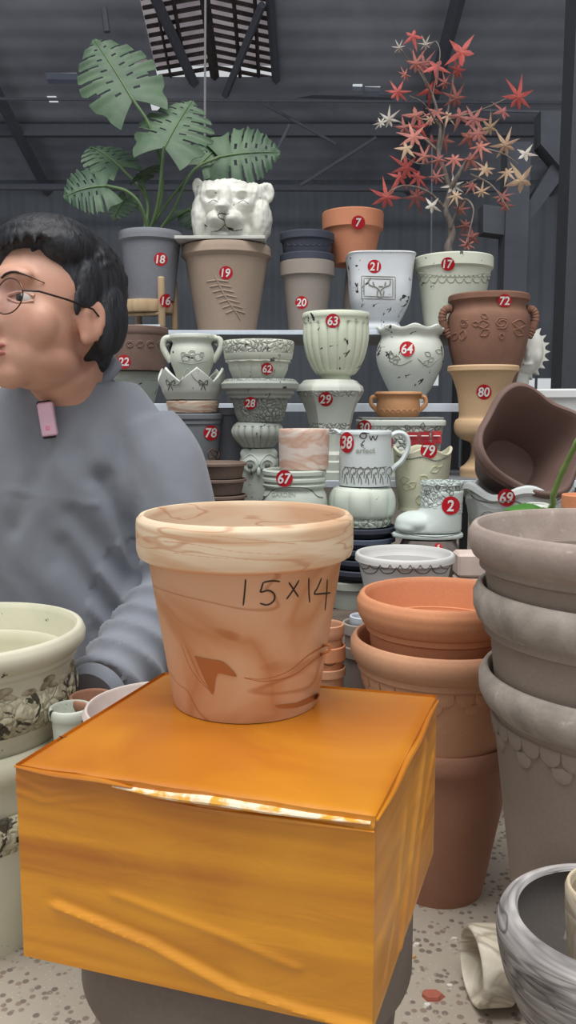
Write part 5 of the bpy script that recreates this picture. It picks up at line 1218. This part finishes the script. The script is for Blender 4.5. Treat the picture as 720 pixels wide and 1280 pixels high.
for sg in (1, -1):
    head += [e((sg*.077, -.002, -.012), (.008, .020, .031), 20, Matrix.Rotation(sg*.3, 3, 'Z') @ Matrix.Rotation(.15, 3, 'X')), e((sg*.076, .004, -.036), (.006, .010, .010), 14)]
nk0 = hl([(0, -.015*k_, -.055*k_)])[0]; nk1 = np.array(P(88, 490, 1.275)); nk2 = np.array(P(92, 560, 1.30))
V, F = tube([Vector(nk0), Vector((nk0+nk1)/2), Vector(nk1), Vector(nk2)], [.054, .055, .062, .075], 28); head.append((V, F))
# torso, arms, legs: one continuous body
def loft(sec, n=40, caps=True):
    V, F = [], []
    for (c, a_, b_) in sec:
        for k in range(n): t_ = 2*math.pi*k/n; V.append((c[0]+math.cos(t_)*a_, c[1]+math.sin(t_)*b_, c[2]))
    for i in range(len(sec)-1):
        for k in range(n): j = (k+1) % n; F.append((i*n+k, i*n+j, (i+1)*n+j, (i+1)*n+k))
    F.append(tuple(range(n-1, -1, -1))); F.append(tuple((len(sec)-1)*n+k for k in range(n))); return np.array(V), F
def S(px, py, D, hw_px, dep, g_=0): c = P(px, py, D); return (tuple(c), hw_px*sc(py, D)+g_, dep+g_)
tor = [(128, 985, 1.34, 128, .125), (126, 930, 1.34, 126, .120), (120, 850, 1.335, 118, .112), (112, 760, 1.33, 116, .110), (96, 690, 1.325, 122, .110), (80, 620, 1.315, 134, .106), (72, 580, 1.31, 142, .098), (70, 548, 1.305, 138, .086), (78, 522, 1.30, 122, .074), (84, 500, 1.295, 98, .066), (90, 480, 1.29, 74, .060), (94, 462, 1.288, 52, .056)]
def torso(g_, k0=0, k1=99): return loft([S(*q, g_=g_) for q in tor[k0:k1]])
def chain(pts, rad, g_=0, seg=24, n=6, fold=0):
    q = smooth_pts([tuple(p) for p in pts], n); R_ = np.interp(np.linspace(0, len(pts)-1, len(q)), range(len(pts)), rad); 
    if fold: R_ = R_ + fold*np.array([math.sin(i*fold_f) for i in range(len(q))])*np.linspace(0, 1, len(q))
    return tube([Vector(p) for p in q], list(R_+g_), seg)
fold_f = 1.05
armL = [P(172, 546, 1.305), P(200, 590, 1.29), P(216, 650, 1.275), P(222, 730, 1.25), P(192, 790, 1.19), P(150, 838, 1.12), P(116, 872, 1.055)]
rL = [.058, .060, .056, .050, .046, .039, .029]
armR = [P(-24, 556, 1.305), P(-66, 600, 1.29), P(-92, 680, 1.28), P(-100, 760, 1.28), P(-60, 812, 1.25), P(0, 838, 1.22), P(40, 850, 1.19)]
rR = rL
body = head + [torso(-.012, 0, 10)] + [chain(armL, [r-.010 for r in rL[:-2]]+[.035, .028]), chain(armR, [r-.010 for r in rR[:-2]]+[.035, .028])]
hip = P(128, 975, 1.34); zs_ = hip.z
def leg(sx, kx, fx):
    return chain([(hip.x+sx, 1.34, max(.12, zs_)), (kx, 1.16, .19), (fx[0], 1.17 if False else fx[1], .07)], [.080, .058, .040])
hip_x = hip.x
body += [chain([(hip_x+.07, 1.34, .13), (-.10, 1.22, .17), (-.04, 1.12, .20)], [.064, .056, .044]), chain([(-.04, 1.12, .20), (-.055, 1.15, .12), (-.07, 1.17, .05)], [.042, .034, .030]),
         chain([(hip_x-.07, 1.34, .13), (-.30, 1.27, .17), (-.235, 1.20, .20)], [.064, .056, .044]), chain([(-.235, 1.20, .20), (-.225, 1.24, .12), (-.20, 1.27, .05)], [.042, .034, .030])]
# hands: palm, four fingers, thumb, resting half curled
def hand(wr, dirv, palm_n, side):
    out = []; d = Vector(dirv).normalized(); n = Vector(palm_n).normalized(); n = (n-d*n.dot(d)).normalized(); a = d.cross(n)*side
    w = Vector(wr); out.append(ellipsoid(tuple(w+d*.045), (1, 1, 1), 20)); Vp, Fp = ellipsoid((0, 0, 0), (.048, .040, .016), 22)
    M_ = Matrix((d, a, n)).transposed(); out[-1] = (Vp @ np.array(M_).T + np.array(w+d*.048), Fp)
    for i, (o_, l) in enumerate(((-.027, .066), (-.009, .076), (.009, .071), (.026, .056))):
        p0 = w+d*.072+a*o_; p1 = p0+d*l*.42+n*.006; p2 = p1+d*l*.30+n*.016; p3 = p2+d*l*.16+n*.018
        V, F = tube([p0, p1, p2, p3], [.0092, .0088, .0080, .0066], 12); out.append((V, F)); out.append(ellipsoid(tuple(p3), (.0066,)*3, 10))
    t0 = w+d*.022-a*.026; t1 = t0-a*.024+d*.026+n*.006; t2 = t1-a*.008+d*.024+n*.010
    V, F = tube([t0, t1, t2], [.0125, .0105, .0082], 12); out.append((V, F)); out.append(ellipsoid(tuple(t2), (.0082,)*3, 10)); return out
body += hand(armL[-1]-Vector((.0, .0, 0)), (-.35, -.35, -.6), (-.3, -.3, .2), 1) + hand(armR[-1], (.6, -.4, -.3), (-.1, -.4, -.8), -1)
for (fx, fy) in ((-.07, 1.17), (-.20, 1.27)): body.append(ellipsoid((fx-.01, fy-.05, .045), (.036, .10, .030), 20))
V, F = fuse(body, .0042, 3)
feats = []
def ft(c, sg, d): 
    C_ = hl([np.array(c)*k_])[0]; dv = np.array(RH) @ np.array(d); feats.append((C_, sg, dv))
for sx in (1, -1):
    ft((sx*.033, .092, .002), (.017, .017, .012), (0, -.0085, 0)); ft((sx*.033, .084, .003), (.012,)*3, (0, .0035, 0)); ft((sx*.034, .090, .026), (.018, .018, .007), (0, .003, 0)); ft((sx*.088, 0, -.006), (.007, .010, .016), (-sx*.006, 0, 0))
ft((0, .098, -.064), (.020, .02, .0022), (0, -.005, 0)); ft((0, .095, -.048), (.005, .01, .006), (0, -.002, 0)); ft((.008, .104, -.041), (.0035,)*3, (0, 0, .004)); ft((-.008, .104, -.041), (.0035,)*3, (0, 0, .004))
V = bumpv(V, feats)
MB = mk('body', V, F, skin_m, man, angle=80)
lipm = plain('lips', (184, 116, 108), .5)
for (cz, rz, ry) in ((-.0595, .0052, .0085), (-.0695, .0058, .0090)):
    V, F = ellipsoid((0, 0, 0), (.0215*k_, .011*k_, rz*k_), 20); V = V + np.array((0, .0945*k_, cz*k_)); V[:, 1] -= (V[:, 0]**2)*16; mk('lip', hl(V), F, lipm, man, label='pinkish lip')
hb = BVHTree.FromPolygons(BV[MB.name][0].tolist(), BV[MB.name][1])
def face_y(x, z):
    o_ = Vector(hl([(x*k_, .16, z*k_)])[0]); h_ = hb.ray_cast(o_, -fw); return (.16-h_[3])/k_
for sx in (1, -1):
    ye = face_y(sx*.033, .003)-.0125+.0030; yl = ye+.0130
    V, F = ellipsoid((sx*.033*k_, ye*k_, .003*k_), (.0125*k_,)*3, 20); ey = mk('eye', hl(V), F, plain('eye_white', (214, 208, 202), .25), man)
    V, F = ellipsoid((sx*.0320*k_, (ye+.0118)*k_, .002*k_), (.0055*k_, .0022*k_, .0055*k_), 14); mk('iris', hl(V), F, plain('iris_dark', (34, 26, 24), .2), ey, label='dark iris')
    lids = []
    for zz, rr in ((.0095, .0032), (-.0045, .0026)):
        V, F = tube(hl(np.array(smooth_pts([(sx*.019, face_y(sx*.019, 0)+.0006, zz-.005*np.sign(zz)), (sx*.033, yl-.001-.15*abs(zz), zz), (sx*.047, face_y(sx*.047, 0)+.0006, zz-.004*np.sign(zz))], 5))*k_), rr*k_, 10, flat=.8); lids.append((V, F))
    for V, F in lids: mk('eyelid', V, F, skin_m, man)
    V, F = tube(hl(np.array(smooth_pts([(sx*x_, face_y(sx*x_, z_)+.0008, z_) for x_, z_ in ((.014, .025), (.024, .029), (.034, .031), (.044, .029), (.052, .025))], 6))*k_), [.0020]*4+[.0026]*13+[.0018]*4+[.001]*4, 8, flat=.6); mk('eyebrow', V, F, plain('brow_hair', (58, 46, 42), .8), man)
# hair
hairm, nt, b = nodes('black_hair'); v = coords(nt, (1, 1, .25)); t = tex(nt, 120, 4, .6, vec=v); L(nt, ramp(nt, t.outputs[0], [(.35, lin((20, 20, 25))), (.7, lin((44, 46, 54)))]), b.inputs['Base Color']); b.inputs['Roughness'].default_value = .6; addbump(nt, b, t.outputs[0], .8, .004)
hp = [e((0, -.018, .042), (.081, .086, .088), 44), e((0, -.046, -.008), (.068, .050, .058), 30), e((0, -.056, -.042), (.046, .034, .030), 24), e((0, .016, .096), (.070, .064, .036), 30), e((.052, .026, .080), (.028, .038, .028), 20), e((-.052, .026, .080), (.028, .038, .028), 20), e((0, .056, .096), (.050, .028, .018), 24),
      e((.074, -.036, -.002), (.015, .030, .048), 20), e((-.074, -.036, -.002), (.015, .030, .048), 20), e((.075, .006, .034), (.010, .020, .034), 16), e((-.075, .006, .034), (.010, .020, .034), 16), e((.077, .024, .008), (.004, .007, .020), 12), e((-.077, .024, .008), (.004, .007, .020), 12)]
rs = np.random.RandomState(2)
for i in range(150):                                                   # tufts
    th, ph = rs.uniform(0, 2*math.pi), rs.uniform(.0, 1.25); dr = np.array((math.sin(ph)*math.cos(th), math.sin(ph)*math.sin(th), math.cos(ph)))
    c = np.array((0, -.016, .038))+dr*np.array((.078, .086, .086)); tng = np.cross(dr, (math.sin(i), .4, .3)); tng /= np.linalg.norm(tng)
    if c[1] > .040 and c[2] < .085: continue
    pts = [c-tng*.018-dr*.006, c+dr*.003, c+tng*.020+dr*.002-np.array((0, 0, .004))]
    V, F = tube(hl(np.array(smooth_pts(pts, 4))*k_), [.005*k_]*5+[.0035*k_]*4, 8); hp.append((V, F))
for i in range(22):                                                    # fringe
    x = -.052+i*.005; V, F = tube(hl(np.array(smooth_pts([(x, .062-x*x*6, .100), (x+.004, .080-x*x*8, .090), (x+.012+.004*math.sin(i*2), .084-x*x*8, .076+.006*math.sin(i*1.7))], 4))*k_), [.0055]*4+[.0045]*3+[.0025]*2, 8); hp.append((V, F))
V, F = fuse(hp, .0030, 1)
mk('hair', V, F, hairm, man, angle=80, label='short tousled black hair')
# glasses
gl_ = plain('thin_gold_frame', (96, 70, 62), .3, .6)
GLs = bpy.data.objects.new('glasses', None); COL.objects.link(GLs); GLs.parent = man; ORG['glasses'] = ORG[man.name]; GLs['label'] = 'thin round wire glasses with a dark temple'
lens_m, nt, b = nodes('lens_glass'); b.inputs['Transmission Weight'].default_value = 1; b.inputs['Roughness'].default_value = .02; b.inputs['IOR'].default_value = 1.01; b.inputs['Base Color'].default_value = (.96, .95, 1, 1); b.inputs['Coat Weight'].default_value = .6
for sx in (1, -1):
    c = np.array((sx*.036, .100, -.002)); ring = [c+np.array((math.cos(a)*.025, -abs(math.cos(a)*.004)*(1 if math.cos(a)*sx > 0 else 0), math.sin(a)*.0225)) for a in np.linspace(0, 2*math.pi, 33)[:-1]]
    V, F = tube(hl(np.array(ring)*k_), .0009, 6, closed=True, caps=False); mk('lens_frame', V, F, gl_, GLs)
    V, F = ellipsoid((0, 0, 0), (.0245*k_, .0006, .022*k_), 32); V = V+c*k_; mk('lens', hl(V), F, lens_m, GLs, label='clear lens')
    V, F = tube(hl(np.array([(sx*.061, .098, .003), (sx*.074, .082, .005), (sx*.082, .045, .004), (sx*.085, .005, .002), (sx*.082, -.012, -.006)])*k_), [.0011, .0013, .0014, .0014, .0012], 8); mk('temple', V, F, plain('dark_temple', (38, 30, 30), .4), GLs, label='dark temple arm')
V, F = tube(hl(np.array(smooth_pts([(-.011, .100, .004), (0, .105, .007), (.011, .100, .004)], 4))*k_), .001, 6); mk('bridge', V, F, gl_, GLs)
# sweater
swm, nt, b = nodes('grey_knit'); v = coords(nt); t = tex(nt, 7, 4, .6, vec=v)
L(nt, mixc(nt, ramp(nt, t.outputs[0], [(.35, g(0)), (.7, g(1))]), lin((140, 144, 154)), lin((118, 122, 132))), b.inputs['Base Color']); b.inputs['Roughness'].default_value = .95; b.inputs['Sheen Weight'].default_value = .25
kn = N(nt, 'ShaderNodeTexWave'); kn.inputs['Scale'].default_value = 240; kn.inputs['Distortion'].default_value = 2; L(nt, v, kn.inputs['Vector'])
cl = tex(nt, 5, 3, 1.0, vec=v); addbump(nt, b, math_(nt, 'ADD', math_(nt, 'MULTIPLY', kn.outputs[0], .03), cl.outputs[0]), .5, .012)
sp_ = [torso(.010, 0, 11), chain(armL[:-1]+[armL[-1].lerp(armL[-2], .25)], rL, .014, fold=0.0), chain(armR[:-1]+[armR[-1].lerp(armR[-2], .2)], rR, .014)]
V, F = fuse(sp_, .0055, 5)
# cloth: long drapes, underarm creases, ringed folds on the forearms
def pxy(V): 
    c_, s_ = math.cos(TH), math.sin(TH); X = V[:, 0]; Y = V[:, 1]; Z = V[:, 2]-H; d = Y*c_-Z*s_; return 360+FPX*X/d, 640-FPX*(Y*s_+Z*c_)/d
Nn = vnorm(V, F)
dsp = np.array([.007*noise.noise(Vector((p[0]*8, p[1]*7, p[2]*5)))+.0045*noise.noise(Vector((p[0]*24+p[2]*14, p[1]*12, p[2]*9+4))) for p in V])
def seg_crease(V, a, b_, w, h):
    a, b_ = np.array(a), np.array(b_); ab = b_-a; t = np.clip(((V-a)@ab)/(ab@ab), 0, 1); d = np.linalg.norm(V-(a+t[:, None]*ab), axis=1); return h*np.exp(-(d/w)**2)
fr_ = 1.22
for (p0, p1, w, h) in (((128, 600, fr_), (176, 720, 1.24), .016, -.019), ((118, 612, fr_), (165, 700, fr_), .012, .011), ((140, 590, fr_), (150, 545, 1.24), .016, -.003), ((90, 640, 1.21), (170, 740, 1.23), .014, -.007), ((80, 680, 1.21), (150, 790, 1.22), .014, -.008), ((60, 560, 1.21), (20, 660, 1.21), .014, -.006),
                       ((40, 540, 1.21), (70, 700, 1.21), .016, -.005), ((100, 560, 1.21), (120, 500, 1.25), .012, -.005), ((0, 610, 1.20), (125, 632, 1.21), .004, .0035), ((150, 560, 1.26), (235, 560, 1.27), .005, -.003), ((230, 560, 1.27), (255, 640, 1.25), .010, -.006)):
    dsp += seg_crease(V, P(*p0), P(*p1), w, h)
fa, fb = np.array(P(206, 740, 1.22)), np.array(P(118, 872, 1.055)); ab = fb-fa; Lf = np.linalg.norm(ab); tt = ((V-fa)@ab)/(Lf*Lf); dd = np.linalg.norm(V-(fa+tt[:, None]*ab), axis=1)
mk_ = (tt > -.1) & (tt < 1.05) & (dd < .10)
dsp += np.where(mk_, .0050*(1-np.abs(np.sin(tt*math.pi*6+dd*14)))**1.0*2-.004, 0)
V = V+Nn*dsp[:, None]
SWT = mk('sweater', V, F, swm, man, angle=80, label='grey knitted crew-neck sweater')
cr_ = [P(144, 457, 1.285), P(118, 486, 1.245), P(86, 503, 1.228), P(56, 500, 1.232), P(40, 482, 1.262), P(48, 462, 1.315), P(84, 446, 1.345), P(124, 444, 1.33)]; ring = [Vector(p) for p in smooth_pts([tuple(p) for p in cr_]+[tuple(cr_[0])], 6)][:-1]
V, F = tube(ring, .0105, 12, closed=True, caps=False, flat=.9); mk('collar', V, F, swm, SWT)
w0 = armL[-1].lerp(armL[-2], .22); w1 = armL[-1].lerp(armL[-2], -.02)
V, F = tube([w0, w0.lerp(w1, .5), w1], [.043, .041, .036], 28); mk('cuff', V, F, swm, SWT)
# trousers and shoes
trm = clay('dark_trousers', (62, 64, 72), (48, 50, 58), .9, 12)
g_ = .010
V, F = fuse([loft([S(128, 1000, 1.34, 130, .13, g_), S(126, 925, 1.34, 126, .12, g_*1.4)]), chain([(hip_x+.07, 1.34, .13), (-.10, 1.22, .17), (-.04, 1.12, .20)], [.080, .070, .056], g_), chain([(-.04, 1.12, .20), (-.055, 1.15, .12), (-.066, 1.165, .07)], [.054, .044, .036], g_),
             chain([(hip_x-.07, 1.34, .13), (-.30, 1.27, .17), (-.235, 1.20, .20)], [.080, .070, .056], g_), chain([(-.235, 1.20, .20), (-.225, 1.24, .12), (-.205, 1.265, .07)], [.054, .044, .036], g_)], .006, 4)
V[:, 2] = np.maximum(V[:, 2], .012); mk('trousers', V, F, trm, man, angle=80)
for (fx, fy) in ((-.07, 1.17), (-.20, 1.27)):
    V, F = fuse([ellipsoid((fx-.01, fy-.05, .042), (.044, .108, .036), 24), ellipsoid((fx, fy, .06), (.042, .045, .038), 20)], .005, 3); V[:, 2] = np.maximum(V[:, 2], .0015); mk('shoe', V, F, plain('dark_shoe', (44, 44, 48), .6), man)
V, F = loft([((hip_x, 1.36, .0), .12, .11), ((hip_x, 1.36, .055), .13, .12)]); tag(mk('low_stool', V, F, plain('stool_plastic', (90, 96, 104), .5)), 'low stool hidden under the person in the grey sweater', 'stool')
# microphone clipped at the collar
bvh = BVHTree.FromPolygons(BV[SWT.name][0].tolist(), BV[SWT.name][1])
h = bvh.ray_cast(CAMP, ray(59, 535)); pc = h[0] if h[0] is not None else P(59, 525, 1.2)
dm = pc.y-.017
mic = root('lapel_microphone', 'small pink and white wireless microphone clipped to the collar of the grey sweater', 'microphone', (P(60, 546, dm).x, dm, P(60, 546, dm).z))
pk = plain('pearl_pink', (232, 188, 208), .25, coat=.4)
def mbox(nm, px, py, w, h_, dy, th, m, rz=-.13, lab=None):
    c = P(px, py, dm); s_ = sc(py, dm); V, F = box((0, 0, 0), (w*s_, th, h_*s_), bev=.002); V = V @ np.array(Matrix.Rotation(-rz, 3, 'Y') if False else Matrix.Rotation(rz, 3, 'Y')).T + np.array((c.x, dm+dy, c.z)); return mk(nm, V, F, m, mic, label=lab)
mbox('casing', 59.5, 524, 19, 42, 0, .012, pk, lab='pearly pink casing'); mbox('cap', 61.8, 546.3, 16, 3.5, .001, .011, plain('mic_dark', (40, 30, 34), .4), lab='dark bottom cap'); mbox('clip', 53, 508, 18, 14, .010, .008, plain('mic_dark', None), lab='dark clip'); mbox('indicator', 61, 535, 6, 6, -.0056, .002, plain('mic_pink', (244, 150, 176), .4), lab='pink light spot')
